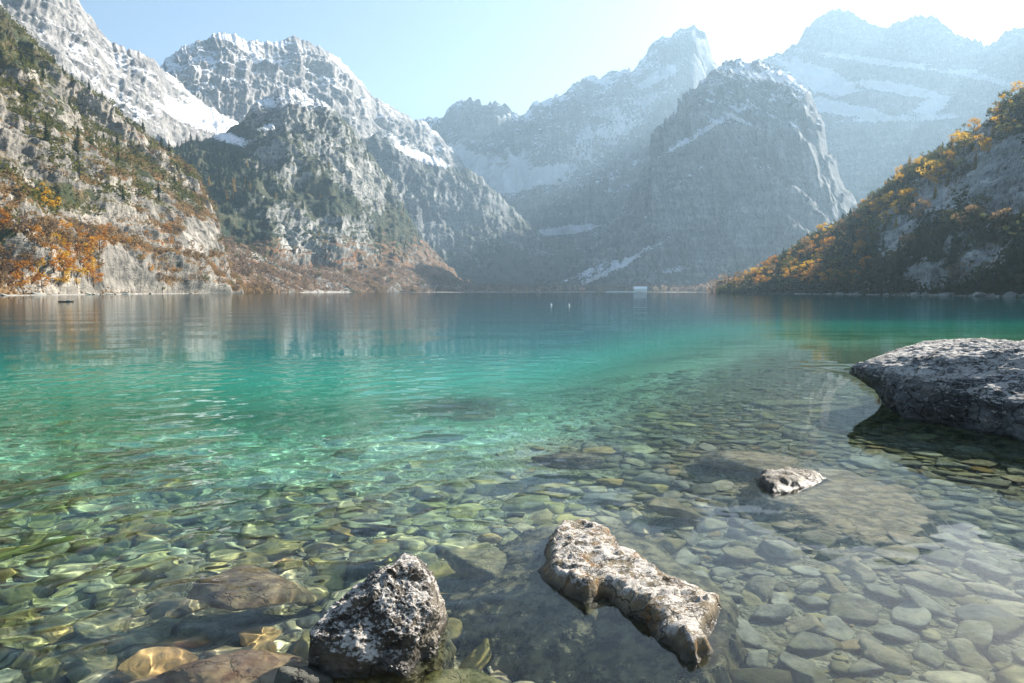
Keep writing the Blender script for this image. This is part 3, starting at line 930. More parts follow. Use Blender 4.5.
# big boulder on the right
MB_C = boulder_mat('right_boulder_rock', ((.05, .052, .055), (.18, .185, .19), (.36, .36, .36)), .72, frost_bias=.0, sc_=.55)
cc = (6.2, 8.0)
rc = [(-.6, [(4.5, 8.6), (4.7, 7.2), (5.0, 6.2), (6.2, 5.4), (8, 6), (8.6, 8.5), (7.2, 10.4), (5.2, 10.2)]),
      (-.05, [(4.88, 8.5), (4.98, 7.5), (5.12, 6.8), (5.4, 6.1), (6.3, 5.6), (7.8, 6.3), (8.3, 8.5), (7.1, 10), (5.5, 9.8)]),
      (.18, [(4.72, 8.5), (4.86, 7.5), (5.02, 6.75), (5.35, 6.05), (6.3, 5.55), (7.8, 6.3), (8.3, 8.5), (7.1, 10), (5.4, 9.8)]),
      (.40, [(4.62, 8.45), (4.84, 7.6), (4.95, 6.8), (5.35, 6.15), (6.3, 5.65), (7.7, 6.4), (8.2, 8.5), (7.0, 10), (5.1, 9.7), (4.5, 9.0)]),
      (.52, [(4.64, 8.4), (4.94, 7.6), (5.1, 7.0), (5.5, 6.5), (6.3, 6.1), (7.4, 6.6), (7.9, 8.5), (6.9, 9.8), (5.2, 9.5), (4.5, 8.9)]),
      (.72, [(4.95, 8.2), (5.3, 7.7), (5.6, 7.3), (6.3, 7.0), (7.2, 7.3), (7.5, 8.5), (6.8, 9.4), (5.6, 9.2), (5.05, 8.7)]),
      (.84, scaled([(4.95, 8.2), (5.3, 7.7), (5.6, 7.3), (6.3, 7.0), (7.2, 7.3), (7.5, 8.5), (6.8, 9.4), (5.6, 9.2), (5.05, 8.7)], cc, .55)),
      (.87, scaled([(5.5, 8.2), (6, 7.6), (6.8, 7.6), (7, 8.5), (6.5, 9), (5.7, 8.8)], cc, .05))]
c = loft_rock('boulder', cc, rc, MB_C, .10, 1.8, nth=620, nv=340, seed=3)
tag(c, 'huge grey frost speckled boulder with an undercut dark foot at the right edge', 'boulder')
FOOT += [(6.3, 8, 2.0), (5.6, 6.8, .9)]

# half sunken slab with a small frosted end
MB_D = boulder_mat('slab_rock', ((.07, .06, .04), (.20, .165, .11), (.33, .28, .20)), .5, frost_bias=-.15, algae=(.46, .40, .27))
pd = [on_z(*q) for q in ((755, 484), (762, 476), (785, 473), (806, 474), (826, 478), (812, 484), (795, 489), (772, 492))]
bodyd = [under(*q, -.06) for q in ((748, 488), (762, 472), (800, 468), (850, 470), (905, 488), (940, 512), (915, 536), (850, 545), (800, 528))]
d = waterline_rock('boulder', pd, MB_D, .030, 1.2, (1, -.15), .06, .35, 1.25, .034, 4.0, seed=4, res=.014, body=bodyd)
tag(d, 'flat pale slab awash with a small frosted end poking above the surface', 'boulder')
FOOT += [(2.2, 4.9, .55), (2.7, 4.85, .5)]


def sunk(label, px, py, z, size, seed, mat, rotz=0.0, tilt=(0, 0), planes=11, flat=.8, rough=.07, sub=6):
    V, F = stone_shape(seed, sub, planes, rough, flat)
    V = V * np.asarray(size)
    ct, st_ = math.cos(rotz), math.sin(rotz)
    ax, ay = tilt
    Rx = np.array([[1, 0, 0], [0, math.cos(ax), -math.sin(ax)], [0, math.sin(ax), math.cos(ax)]])
    Ry = np.array([[math.cos(ay), 0, math.sin(ay)], [0, 1, 0], [-math.sin(ay), 0, math.cos(ay)]])
    Rz = np.array([[ct, -st_, 0], [st_, ct, 0], [0, 0, 1]])
    V = V @ (Rz @ Ry @ Rx).T
    p = under(px, py, z) if z < 0 else on_z(px, py, z)
    top = V[:, 2].max()
    o = receiver(link('boulder', mesh_np('boulder', V, F, (mat,))))
    o.location = (p[0], p[1], z - top)
    tag(o, label, 'boulder')
    FOOT.append((p[0], p[1], max(size[0], size[1]) * .92))
    TOPS.append((p[0], p[1] - .12, (size[0] + size[1]) * .42, max(.03, -z + .05)))
    return o


MB_RED = boulder_mat('rust_slab_rock', ((.07, .05, .025), (.30, .17, .09), (.48, .29, .18)), 0, algae=(.52, .28, .15), rust=.6, sc_=1.2)
MB_BRN = boulder_mat('brown_slab_rock', ((.07, .06, .035), (.26, .20, .12), (.38, .31, .20)), 0, algae=(.40, .26, .13))
MB_OLV = boulder_mat('olive_slab_rock', ((.08, .07, .04), (.28, .25, .15), (.42, .37, .26)), 0, algae=(.28, .25, .13))
MB_MOS = boulder_mat('mossy_rock', ((.06, .06, .02), (.14, .13, .04), (.22, .2, .08)), 0, algae=(.27, .27, .05))
MB_PAL = boulder_mat('pale_slab_rock', ((.12, .105, .07), (.36, .31, .21), (.48, .42, .31)), 0, algae=(.42, .36, .23))
MB_DRK = boulder_mat('dark_slab_rock', ((.03, .03, .025), (.08, .08, .065), (.15, .15, .12)), 0, algae=(.06, .065, .045))
sunk('large rust brown slab lying just under the water left of the frosted boulder', 236, 660, -.015, (.48, .32, .30), 21, MB_RED, .25, (.25, .15))
sunk('brown submerged slab throwing a dark shadow behind the rust brown slab', 245, 576, -.03, (.46, .26, .36), 22, MB_BRN, .35, (.12, .2))
sunk('low dark wet rock leaning against the left foot of the pointed frosted boulder', 306, 668, .07, (.15, .11, .16), 41, MB_DRK, .6, (.1, .25))
sunk('mossy green rounded rock under the water at the bottom edge', 465, 678, -.06, (.28, .17, .22), 23, MB_MOS, .1)
sunk('submerged mottled boulder behind the pointed frosted boulder', 492, 560, -.16, (.24, .30, .28), 24, MB_OLV, .5)
sunk('broad pale slab lying under the water beyond the awash slab', 752, 456, -.05, (.88, .42, .36), 25, MB_PAL, -.2, (.05, .05), flat=.6)
sunk('long dark slab under the water in the middle distance', 568, 455, -.13, (.46, .26, .30), 26, MB_DRK, .1)
sunk('olive submerged slab between the awash slab and the frosted crest', 668, 501, -.07, (.30, .24, .26), 27, MB_OLV, -.5)
sunk('dark disc shaped rock alone under the green shallows', 472, 416, -.55, (.42, .30, .14), 28, MB_DRK, 0)
sunk('faint dark slab far out under the teal water', 690, 348, -.35, (1.1, .5, .25), 29, MB_DRK, 0)
sunk('small brown boulder on the bed left of the mottled boulder', 368, 515, -.30, (.16, .12, .11), 30, MB_BRN, .6)
sunk('flat olive rock on the bed behind the pointed frosted boulder', 365, 553, -.28, (.26, .17, .11), 31, MB_OLV, 1.0)
sunk('angular pale slab on the bed near the bottom right of the crest boulder', 760, 632, -.28, (.19, .15, .09), 32, MB_OLV, .7)
sunk('thin submerged slab beside the undercut foot of the huge boulder', 800, 402, -.35, (.7, .35, .14), 33, MB_OLV, .1)


water_sheet()


# ------------------------------------------------------------------ loose stones of the bed
def bed_stones():
    rng = np.random.default_rng(77)
    shapes = [stone_shape(100 + i, 4, int(rng.integers(7, 13)), .09, .85) for i in range(14)]
    meshes = [mesh_np('bed_stone', V, F, (M_STONE,)) for V, F in shapes]
    grey = [mesh_np('bed_stone', V, F, (M_STONE_GREY,)) for V, F in shapes]
    lows = [stone_shape(100 + i, 2, 10, .07, .75) for i in range(10)]
    placed = []
    grid = {}
    cand = []
    n = 0
    for k in range(70000):
        y = 1.7 + 12.5 * rng.random() ** 1.5
        x = rng.uniform(-1.05, 1.15) * (y * .78 + .9)
        f = 1 - k / 70000
        s = .020 + .095 * f ** 2.0 + .08 * f ** 30 * (.6 + .5 * rng.random()) * (.8 + .06 * y)
        if any((x - fx) ** 2 + (y - fy) ** 2 < (fr * .8) ** 2 for fx, fy, fr in FOOT):
            continue
        g = (int(x // .25), int(y // .25))
        ok = True
        for i in (-1, 0, 1):
            for j in (-1, 0, 1):
                for (qx, qy, qs) in grid.get((g[0] + i, g[1] + j), ()):
                    if (x - qx) ** 2 + (y - qy) ** 2 < ((s + qs) * .64) ** 2:
                        ok = False
                        break
                if not ok:
                    break
            if not ok:
                break
        if not ok:
            continue
        # fewer stones on the silty left and far out
        rt = float(sstep(.0, .25, x / max(y, 1)))
        keep = 1 - (.97 - .35 * rt) * float(sstep(4.4 + 2 * rt, 6.6 + 4.5 * rt, y))
        if rng.random() > keep:
            continue
        grid.setdefault(g, []).append((x, y, s))
        placed.append((x, y, s))
        n += 1
        if n > 8500:
            break
    P = np.array(placed)
    Zb = lake_z(P[:, 0], P[:, 1])
    px, py = project(np.stack([P[:, 0], P[:, 1], Zb * .75], -1))
    inside = (px > -20) & (px < 1044) & (py < 700)
    rank = np.where(inside, P[:, 2] / np.hypot(P[:, 0], P[:, 1]), 0)
    order = np.argsort(-rank)
    big = set(order[:285].tolist())
    VV, FF, off = [], [], 0
    for i, (x, y, s) in enumerate(placed):
        ez, er = rng.uniform(.42, .80), rng.uniform(.65, 1.0)
        rot = rng.uniform(0, 6.28)
        tx, ty = rng.normal(0, .26), rng.normal(0, .26)
        zc = float(Zb[i]) + s * ez * .40
        if i in big:
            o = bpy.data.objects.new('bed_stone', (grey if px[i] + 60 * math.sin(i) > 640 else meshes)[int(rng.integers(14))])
            COL.objects.link(o)
            o.location = (x, y, zc)
            o.scale = (s * 1.15, s * er * 1.15, s * ez * 1.1)
            o.rotation_euler = (tx, ty, rot)
            receiver(o)
            if px[i] > 690:
                zone = ('greyish stone on the clear calm bed right of the crest boulder', 'stones on the calm bed at the right')
            elif px[i] > 440:
                zone = ('olive stone on the bed beside the half sunken crest boulder', 'stones round the crest boulder')
            elif py[i] > 560:
                zone = ('algae covered stone under rippled water beside the rust brown slab', 'stones round the rust brown slab')
            else:
                zone = ('olive stone on the rippled green bed behind the brown slab', 'stones on the rippled bed at the left')
            tag(o, zone[0], 'stone', zone[1])
        else:
            V, F = lows[int(rng.integers(10))]
            c, s_ = math.cos(rot), math.sin(rot)
            W = V * np.array([s * 1.15, s * er * 1.15, s * ez])
            W = np.stack([W[:, 0] * c - W[:, 1] * s_, W[:, 0] * s_ + W[:, 1] * c, W[:, 2] + W[:, 0] * ty + W[:, 1] * tx], -1) + np.array([x, y, zc])
            VV.append(W)
            FF.append(F + off)
            off += len(V)
    o = receiver(link('bed_pebbles', mesh_np('bed_pebbles', np.concatenate(VV), np.concatenate(FF), (M_PEBBLE,))))
    tag(o, 'small stones and pebbles covering the lake bed between the larger stones', 'pebbles', kind='stuff')


bed_stones()


# ------------------------------------------------------------------ trees
def leaf_mat(name, cols, transl=.55):
    t = NT(name)
    rv = t.n('ShaderNodeObjectInfo').outputs['Random']
    ri = t.n('ShaderNodeNewGeometry').outputs['Random Per Island']
    f = t.math('ADD', t.math('MULTIPLY', rv, .6), t.math('MULTIPLY', ri, .4))
    c = t.ramp(f, [(i / (len(cols) - 1), k) for i, k in enumerate(cols)])
    d = t.n('ShaderNodeBsdfDiffuse')
    t.set(d.inputs[0], c)
    tr = t.n('ShaderNodeBsdfTranslucent')
    t.set(tr.inputs[0], c)
    mx = t.n('ShaderNodeMixShader')
    mx.inputs[0].default_value = transl
    t.t.links.new(d.outputs[0], mx.inputs[1])
    t.t.links.new(tr.outputs[0], mx.inputs[2])
    t.t.links.new(mx.outputs[0], t.out.inputs[0])
    return t.m


BARK = plain('bark', (.09, .07, .05), .9)
LEAF = {'orange': leaf_mat('orange_leaves', [(.32, .13, .03), (.48, .22, .035), (.56, .31, .045)]),
        'golden': leaf_mat('golden_leaves', [(.40, .22, .02), (.58, .34, .03), (.62, .42, .06)]),
        'rust': leaf_mat('rust_leaves', [(.15, .105, .06), (.25, .165, .08), (.34, .215, .09)]),
        'brown': leaf_mat('brown_twigs', [(.12, .085, .06), (.18, .125, .085), (.25, .17, .11)]),
        'pale': leaf_mat('pale_twigs', [(.30, .23, .16), (.42, .33, .23), (.52, .42, .30)]),
        'olive': leaf_mat('olive_leaves', [(.06, .07, .02), (.11, .11, .03), (.17, .14, .03)]),
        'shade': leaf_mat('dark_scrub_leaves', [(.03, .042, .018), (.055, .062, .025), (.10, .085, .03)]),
        'conifer': leaf_mat('conifer_needles', [(.020, .034, .016), (.032, .050, .022), (.05, .06, .024)], .15),
        'larch': leaf_mat('larch_needles', [(.22, .15, .03), (.32, .21, .04), (.38, .27, .06)])}


def tube(pts, rads, n=6):
    V, F = [], []
    for i, (p, r) in enumerate(zip(pts, rads)):
        for k in range(n):
            a = 2 * math.pi * k / n
            V.append((p[0] + r * math.cos(a), p[1] + r * math.sin(a), p[2]))
    for i in range(len(pts) - 1):
        for k in range(n):
            F.append((i * n + k, i * n + (k + 1) % n, (i + 1) * n + (k + 1) % n, (i + 1) * n + k))
    return V, F


def broadleaf(seed, nleaf=420):
    rng = np.random.default_rng(seed)
    lobes = []
    for k in range(9):
        a, z = rng.uniform(0, 6.28), rng.uniform(.26, .86)
        rr = .26 * math.sin(math.pi * min(1, (z - .2) / .8)) ** .6
        lobes.append((rr * math.cos(a), rr * math.sin(a), z, rng.uniform(.12, .21)))
    lobes.append((0, 0, .86, .13))
    V, F = [], []
    for i in range(nleaf):
        lx, ly, lz, lr = lobes[int(rng.integers(len(lobes)))]
        d = rng.normal(size=3)
        d /= np.linalg.norm(d)
        p = np.array([lx, ly, lz]) + d * lr * rng.random() ** .45 * np.array([1, 1, .8])
        s = rng.uniform(.018, .045)
        u = rng.normal(size=3)
        u /= np.linalg.norm(u)
        v = np.cross(u, d)
        v /= np.linalg.norm(v) + 1e-6
        k = len(V)
        V += [p - u * s, p + v * s * .8, p + u * s, p - v * s * .7]
        F.append((k, k + 1, k + 2, k + 3))
    TV, TF = [], []
    a, b_ = tube([(0, 0, -.06), (.01, 0, .2), (-.01, .01, .5), (.01, 0, .8)], [.028, .022, .014, .004])
    TV += a
    TF += b_
    for lx, ly, lz, lr in lobes[:6]:
        o = len(TV)
        z0 = max(.16, lz - .28)
        a, b_ = tube([(0, 0, z0), (lx * .5, ly * .5, (z0 + lz) * .5), (lx, ly, lz)], [.011, .007, .003], 4)
        TV += a
        TF += [tuple(q + o for q in f) for f in b_]
    return (np.array(V), np.array(F)), (np.array(TV), np.array(TF))


def conifer(seed, tiers=13):
    rng = np.random.default_rng(seed)
    V, F = [], []
    for i in range(tiers):
        z = .10 + .88 * i / tiers
        rad = .185 * (1 - (z - .05)) ** .85 * rng.uniform(.8, 1.15) + .008
        nb = int(7 + 5 * (1 - z))
        for k in range(nb):
            a = 2 * math.pi * (k + rng.random() * .7) / nb
            r2 = rad * rng.uniform(.65, 1.15)
            c, s = math.cos(a), math.sin(a)
            wv = r2 * .30
            z1 = z - r2 * rng.uniform(.25, .6)
            o = len(V)
            V += [np.array([0, 0, z + .045]), np.array([c * r2 * .55 - s * wv, s * r2 * .55 + c * wv, (z + z1) / 2 - .015]), np.array([c * r2, s * r2, z1]), np.array([c * r2 * .55 + s * wv, s * r2 * .55 - c * wv, (z + z1) / 2 - .015])]
            F.append((o, o + 1, o + 2, o + 3))
    a, b_ = tube([(0, 0, -.06), (0, 0, .3), (0, 0, .97)], [.018, .013, .003], 5)
    return (np.array(V), np.array(F)), (np.array(a), np.array(b_))


BL = [broadleaf(s) for s in range(4)]
CF = [conifer(s) for s in range(4)]
TREE_ME = {}
for kind, lm in LEAF.items():
    src = CF if kind in ('conifer', 'larch') else BL
    for i, ((V, F), (TV, TF)) in enumerate(src):
        cm = mesh_np('crown', V, F, (lm,), smooth=False)
        tm = mesh_np('trunk', TV, TF, (BARK,))
        mi = np.concatenate([np.zeros(len(F)), np.ones(len(TF))])
        om = mesh_np('tree', np.concatenate([V, TV]), np.concatenate([F, TF + len(V)]), (lm, BARK), smooth=False, mat_idx=mi)
        TREE_ME[kind, i] = (cm, tm, om)


def place_tree(kind, loc, h, wid, label, group, detailed):
    i = rnd.randrange(4)
    cm, tm, om = TREE_ME[kind, i]
    name = {'conifer': 'conifer_tree', 'larch': 'larch_tree', 'brown': 'bare_tree', 'pale': 'bare_tree', 'olive': 'leafy_tree'}.get(kind, 'autumn_tree')
    if detailed:
        r = bpy.data.objects.new(name, None)
        r.empty_display_size = .5
        COL.objects.link(r)
        link('crown', cm, r)
        link('trunk', tm, r)
    else:
        r = bpy.data.objects.new(name, om)
        COL.objects.link(r)
    r.location = (loc[0], loc[1], loc[2] - .1 * h)
    r.scale = (h * wid, h * wid, h)
    r.rotation_euler = (0, 0, rnd.uniform(0, 6.28))
    tag(r, label, 'tree', group)
    return r


def spots(name, n, test, sep=4.0, seed=0):
    """n points on a slope where test(px, py, record) is true, no two nearer than sep pixels"""
    T = TERR[name]
    rng = np.random.default_rng(seed)
    okm = test(T['px'], T['py'], T)
    idx = np.argwhere(okm)
    rng.shuffle(idx)
    out = []
    for i, j in idx:
        x, y = T['px'][i, j], T['py'][i, j]
        if all((x - a) ** 2 + (y - b_) ** 2 > sep * sep for a, b_, _ in out):
            out.append((x, y, T['V'][i, j]))
            if len(out) >= n:
                break
    return out


def scatter(name, n, test, kinds, hh, label, group, detailed=False, sep=4.0, seed=0, wid=(.9, 1.3)):
    for x, y, p in spots(name, n, test, sep, seed):
        k = kinds(x, y) if callable(kinds) else rnd.choice(kinds)
        place_tree(k, (p[0], p[1], p[2] - .3), rnd.uniform(*hh), rnd.uniform(*wid), label(k, x, y) if callable(label) else label, group, detailed)


def clump_field(name, pts, mat, size, label, cat, seed=0):
    """a mass of leaf clumps too many to count: one object"""
    rng = np.random.default_rng(seed)
    VV, FF, off = [], [], 0
    for p in pts:
        s0 = rng.uniform(*size)
        for k in range(int(rng.integers(10, 18))):
            d = rng.normal(size=3) * np.array([.5, .5, .38]) * s0
            q = np.asarray(p) + d + np.array([0, 0, s0 * .45])
            u, v = rng.normal(size=3), rng.normal(size=3)
            u *= s0 * .24 / np.linalg.norm(u)
            v *= s0 * .24 / np.linalg.norm(v)
            VV.append(np.array([q - u, q + v, q + u, q - v]))
            FF.append(np.arange(4) + off)
            off += 4
    o = link(name, mesh_np(name, np.concatenate(VV), np.array(FF), (mat,), smooth=False))
    return tag(o, label, cat, kind='stuff')


def pick(name, n, test, seed):
    T = TERR[name]
    rng = np.random.default_rng(seed)
    idx = np.argwhere(test(T['px'], T['py'], T))
    idx = idx[rng.choice(len(idx), min(n, len(idx)), replace=False)]
    return [T['V'][i, j] for i, j in idx]


# left slope: orange and golden trees by the water, darker ones above
def near_orange(x, y, T):
    return ((x > 2) & (x < 100) & (y > 228) & (y < 290)) & (T['scrub'] > .3)


scatter('mountain_left_near', 55, near_orange, lambda x, y: rnd.choice(['orange', 'orange', 'golden', 'rust']) if 40 < x < 95 and y > 240 else rnd.choice(['orange', 'rust', 'rust', 'brown', 'brown']), (6, 10),
        lambda k, x, y: {'orange': 'bright orange autumn tree on the lower left slope above the water', 'golden': 'golden yellow autumn tree on the lower left slope above the water', 'rust': 'rust brown autumn tree on the lower left slope above the water', 'brown': 'bare brown tree on the lower left slope above the water'}[k],
        'autumn trees on the lower left slope', True, 6.0, 3)
scatter('mountain_left_near', 14, lambda x, y, T: (x > 38) & (x < 95) & (y > 262) & (y < 288), ['golden', 'orange'], (9, 13), lambda k, x, y: {'orange': 'large orange tree in the bright clump at the foot of the left slope', 'golden': 'large golden tree in the bright clump at the foot of the left slope'}[k], 'bright clump of trees at the foot of the left slope', True, 7.0, 4)
scatter('mountain_left_near', 7, lambda x, y, T: (x > 30) & (x < 62) & (y > 196) & (y < 212), ['golden', 'golden', 'olive'], (8, 11), lambda k, x, y: {'golden': 'golden tree on the ledge halfway up the left slope', 'olive': 'green tree on the ledge halfway up the left slope'}[k], 'trees on the ledge of the left slope', True, 6.0, 5)
scatter('mountain_left_near', 70, lambda x, y, T: (x > 90) & (x < 240) & (y > 232 + 0 * x) & (y < 291) & (T['scrub'] > .35), ['rust', 'rust', 'orange', 'brown', 'olive', 'brown'], (5, 8.5),
        lambda k, x, y: {'orange': 'orange tree on the brown shore slope right of the bright clump', 'rust': 'rust coloured tree on the brown shore slope right of the bright clump', 'brown': 'bare brown tree on the brown shore slope right of the bright clump', 'olive': 'dull green tree on the brown shore slope right of the bright clump'}[k], 'trees on the brown shore slope', True, 5.0, 6)
scatter('mountain_left_near', 45, lambda x, y, T: (x > 0) & (x < 200) & (y > 60) & (y < 225) & (T['veg'] > .55) & (T['N'][..., 2] > .3), ['conifer', 'conifer', 'olive'], (8, 13),
        lambda k, x, y: {'conifer': 'dark conifer clinging to the rocks of the near left slope', 'olive': 'dull green bush clinging to the rocks of the near left slope'}[k], 'trees on the rocks of the near left slope', False, 5.0, 7, (.9, 1.4))
clump_field('autumn_scrub', pick('mountain_left_near', 3000, lambda x, y, T: (x > -40) & (y > 150) & (T['scrub'] > .45), 1), LEAF['rust'], (1.5, 3.0), 'rust brown scrub covering the foot of the near left slope', 'scrub', 1)
clump_field('green_scrub', pick('mountain_left_near', 1500, lambda x, y, T: (x > -40) & (y > 0) & (T['veg'] > .6), 2), LEAF['olive'], (2.0, 4.2), 'dull green scrub growing on the ledges of the near left slope', 'scrub', 2)

# brown wooded apron behind
scatter('hill_left_apron', 120, lambda x, y, T: (x > 215) & (x < 540) & (y > 240) & (y < 293), ['brown', 'brown', 'rust', 'olive', 'brown'], (8, 14),
        lambda k, x, y: {'brown': 'bare brown tree in the wood on the low slope by the far left shore', 'rust': 'rust coloured tree in the wood on the low slope by the far left shore', 'olive': 'greenish tree in the wood on the low slope by the far left shore'}[k], 'trees on the low slope by the far left shore', False, 5.0, 8)
clump_field('autumn_bushes', pick('hill_left_apron', 1100, lambda x, y, T: (x > 200) & (y > 236) & (T['scrub'] > .7), 13), LEAF['rust'], (2.5, 6), 'rust and golden brown bushes scattered over the low slope by the far left shore', 'bushes', 13)
clump_field('bare_wood', pick('hill_left_apron', 2300, lambda x, y, T: (x > 200) & (y > 236), 3), LEAF['brown'], (2.5, 6), 'brown leafless wood covering the low slope by the far left shore', 'wood', 3)

# conifer forest on the buttress
ftest = lambda x, y, T: ((np.abs(x - 195) / 62) ** 2 + (np.abs(y - 182) / 40) ** 2 < 1) & (y > 140)
scatter('mountain_left_buttress', 190, ftest, lambda x, y: 'larch' if y > 180 and rnd.random() < .28 else 'conifer', (15, 24),
        lambda k, x, y: {'conifer': 'tall dark conifer in the forest on the shoulder behind the left slope', 'larch': 'yellowish larch in the forest on the shoulder behind the left slope'}[k], 'forest on the shoulder behind the left slope', False, 3.6, 9, (.9, 1.3))
scatter('mountain_left_buttress', 50, lambda x, y, T: (x > 230) & (x < 420) & (y > 150) & (y < 275) & (T['veg'] > .6), ['conifer', 'conifer', 'larch'], (12, 18),
        lambda k, x, y: {'conifer': 'small dark conifer on the craggy buttress above the low wood', 'larch': 'yellowish larch on the craggy buttress above the low wood'}[k], 'trees on the craggy buttress', False, 4.5, 10)

# right hill
scatter('hill_right', 90, lambda x, y, T: (x > 728) & (x < 870) & (y > 205) & (y < 292), lambda x, y: rnd.choice(['orange', 'golden', 'rust', 'orange', 'olive']) if rnd.random() < .7 else 'conifer', (9, 15),
        lambda k, x, y: {'orange': 'orange autumn tree on the low end of the right hill', 'golden': 'golden autumn tree on the low end of the right hill', 'rust': 'rust brown tree on the low end of the right hill', 'olive': 'dull green tree on the low end of the right hill', 'conifer': 'dark conifer on the low end of the right hill'}[k], 'trees on the low end of the right hill', True, 5.0, 11)
scatter('hill_right', 60, lambda x, y, T: (x > 870) & (x < 1040) & (y < 235 - .75 * (x - 870) + 14), lambda x, y: rnd.choice(['golden', 'golden', 'olive', 'larch', 'golden', 'olive']), (9, 15),
        lambda k, x, y: {'golden': 'yellow tree on the crest of the right hill', 'larch': 'yellow larch on the crest of the right hill', 'olive': 'dull green tree on the crest of the right hill', 'conifer': 'dark conifer on the crest of the right hill'}[k], 'trees on the crest of the right hill', True, 6.0, 12)
scatter('hill_right', 90, lambda x, y, T: (x > 800) & (x < 1040) & (y > 140) & (y < 285) & (T['veg'] > .5), lambda x, y: rnd.choice(['conifer', 'olive', 'conifer', 'conifer', 'rust']), (8, 13),
        lambda k, x, y: {'conifer': 'dark conifer on the shaded flank of the right hill', 'olive': 'dull green tree on the shaded flank of the right hill', 'rust': 'rust brown tree on the shaded flank of the right hill'}[k], 'trees on the shaded flank of the right hill', True, 6.5, 13)
clump_field('hillside_scrub', pick('hill_right', 9000, lambda x, y, T: (x > 720) & (x < 1200) & (T['veg'] > .5), 4), LEAF['shade'], (2.2, 4.6), 'dark green scrub covering the shaded right hill', 'scrub', 4)


scatter('hill_right', 9, lambda x, y, T: (x > 752) & (x < 800) & (y > 268) & (y < 291), ['golden', 'orange'], (9, 13), lambda k, x, y: {'golden': 'bright golden tree at the waterline under the tip of the right hill', 'orange': 'bright orange tree at the waterline under the tip of the right hill'}[k], 'bright trees at the waterline under the right hill', True, 5.0, 21)


# far shore wood on the valley floor
def far_shore():
    rng = np.random.default_rng(31)
    pts = []
    for k in range(120):
        px = rng.uniform(415, 722)
        a = math.atan((px - CX) / FPX)
        r = float(np.interp(a, SH_A, SH_R)) + 8 + 190 * rng.random() ** 1.8
        if 570 < px < 590 or 598 < px < 652:
            r = max(r, 1370)
        k_ = rng.choice(['pale', 'pale', 'conifer', 'larch', 'brown', 'pale', 'rust'])
        x, y = r * math.sin(a), r * math.cos(a)
        place_tree(str(k_), (x, y, float(lake_z(x, y)) - .3), rng.uniform(9, 17), rng.uniform(.8, 1.2),
                   {'brown': 'bare brown tree on the flat far shore', 'pale': 'pale leafless tree on the flat far shore', 'conifer': 'dark conifer on the flat far shore', 'larch': 'pale yellow larch on the flat far shore', 'olive': 'greenish tree on the flat far shore', 'rust': 'rust coloured tree on the flat far shore'}[str(k_)],
                   'trees on the flat far shore', False)
    P = []
    for k in range(2600):
        px = rng.uniform(440, 735)
        if px < 520 and rng.random() > (px - 440) / 80:
            continue
        a = math.atan((px - CX) / FPX)
        r = float(np.interp(a, SH_A, SH_R)) + 60 + 260 * rng.random()
        if 560 < px < 660:
            r += 60
        x, y = r * math.sin(a), r * math.cos(a)
        P.append((x, y, float(lake_z(x, y))))
    clump_field('far_wood', P, LEAF['brown'], (5, 12), 'brown wood across the flat valley floor behind the far shore', 'wood', 6)


far_shore()

# ------------------------------------------------------------------ far shore buildings, beach, buoys, boat
M_WALL = plain('white_render', (.78, .78, .76), .8, .04, .2)
M_ROOFG = plain('grey_roof', (.22, .22, .23), .8, .1, .3)
M_WOODB = plain('brown_boards', (.26, .14, .07), .8, .2, .5)
M_GLASS = plain('dark_window_glass', (.03, .035, .04), .15, .1, .2)


def boxes(name, specs, mat, parent=None):
    """specs: (cx, cy, cz, sx, sy, sz) boxes in one mesh, bevelled"""
    bm = bmesh.new()
    for cx_, cy_, cz_, sx, sy, sz in specs:
        g = bmesh.ops.create_cube(bm, size=1)
        for v in g['verts']:
            v.co = Vector((cx_ + v.co.x * sx, cy_ + v.co.y * sy, cz_ + v.co.z * sz))
    me = bpy.data.meshes.new(name)
    bm.to_mesh(me)
    bm.free()
    me.materials.append(mat)
    return link(name, me, parent)


def gable(name, L_, W, H, over, mat, parent, z0):
    """gabled roof along x with eaves"""
    bm = bmesh.new()
    l, w_ = L_ / 2 + over, W / 2 + over
    ring = [(-w_, z0), (0, z0 + H), (w_, z0), (w_ - .3, z0 - .05), (0, z0 + H - .45), (-w_ + .3, z0 - .05)]
    vs = [[bm.verts.new((sx, y, z)) for y, z in ring] for sx in (-l, l)]
    for i in range(6):
        j = (i + 1) % 6
        bm.faces.new((vs[0][i], vs[0][j], vs[1][j], vs[1][i]))
    bm.faces.new(vs[0][::-1])
    bm.faces.new(vs[1])
    me = bpy.data.meshes.new(name)
    bm.to_mesh(me)
    bm.free()
    me.materials.append(mat)
    return link(name, me, parent)


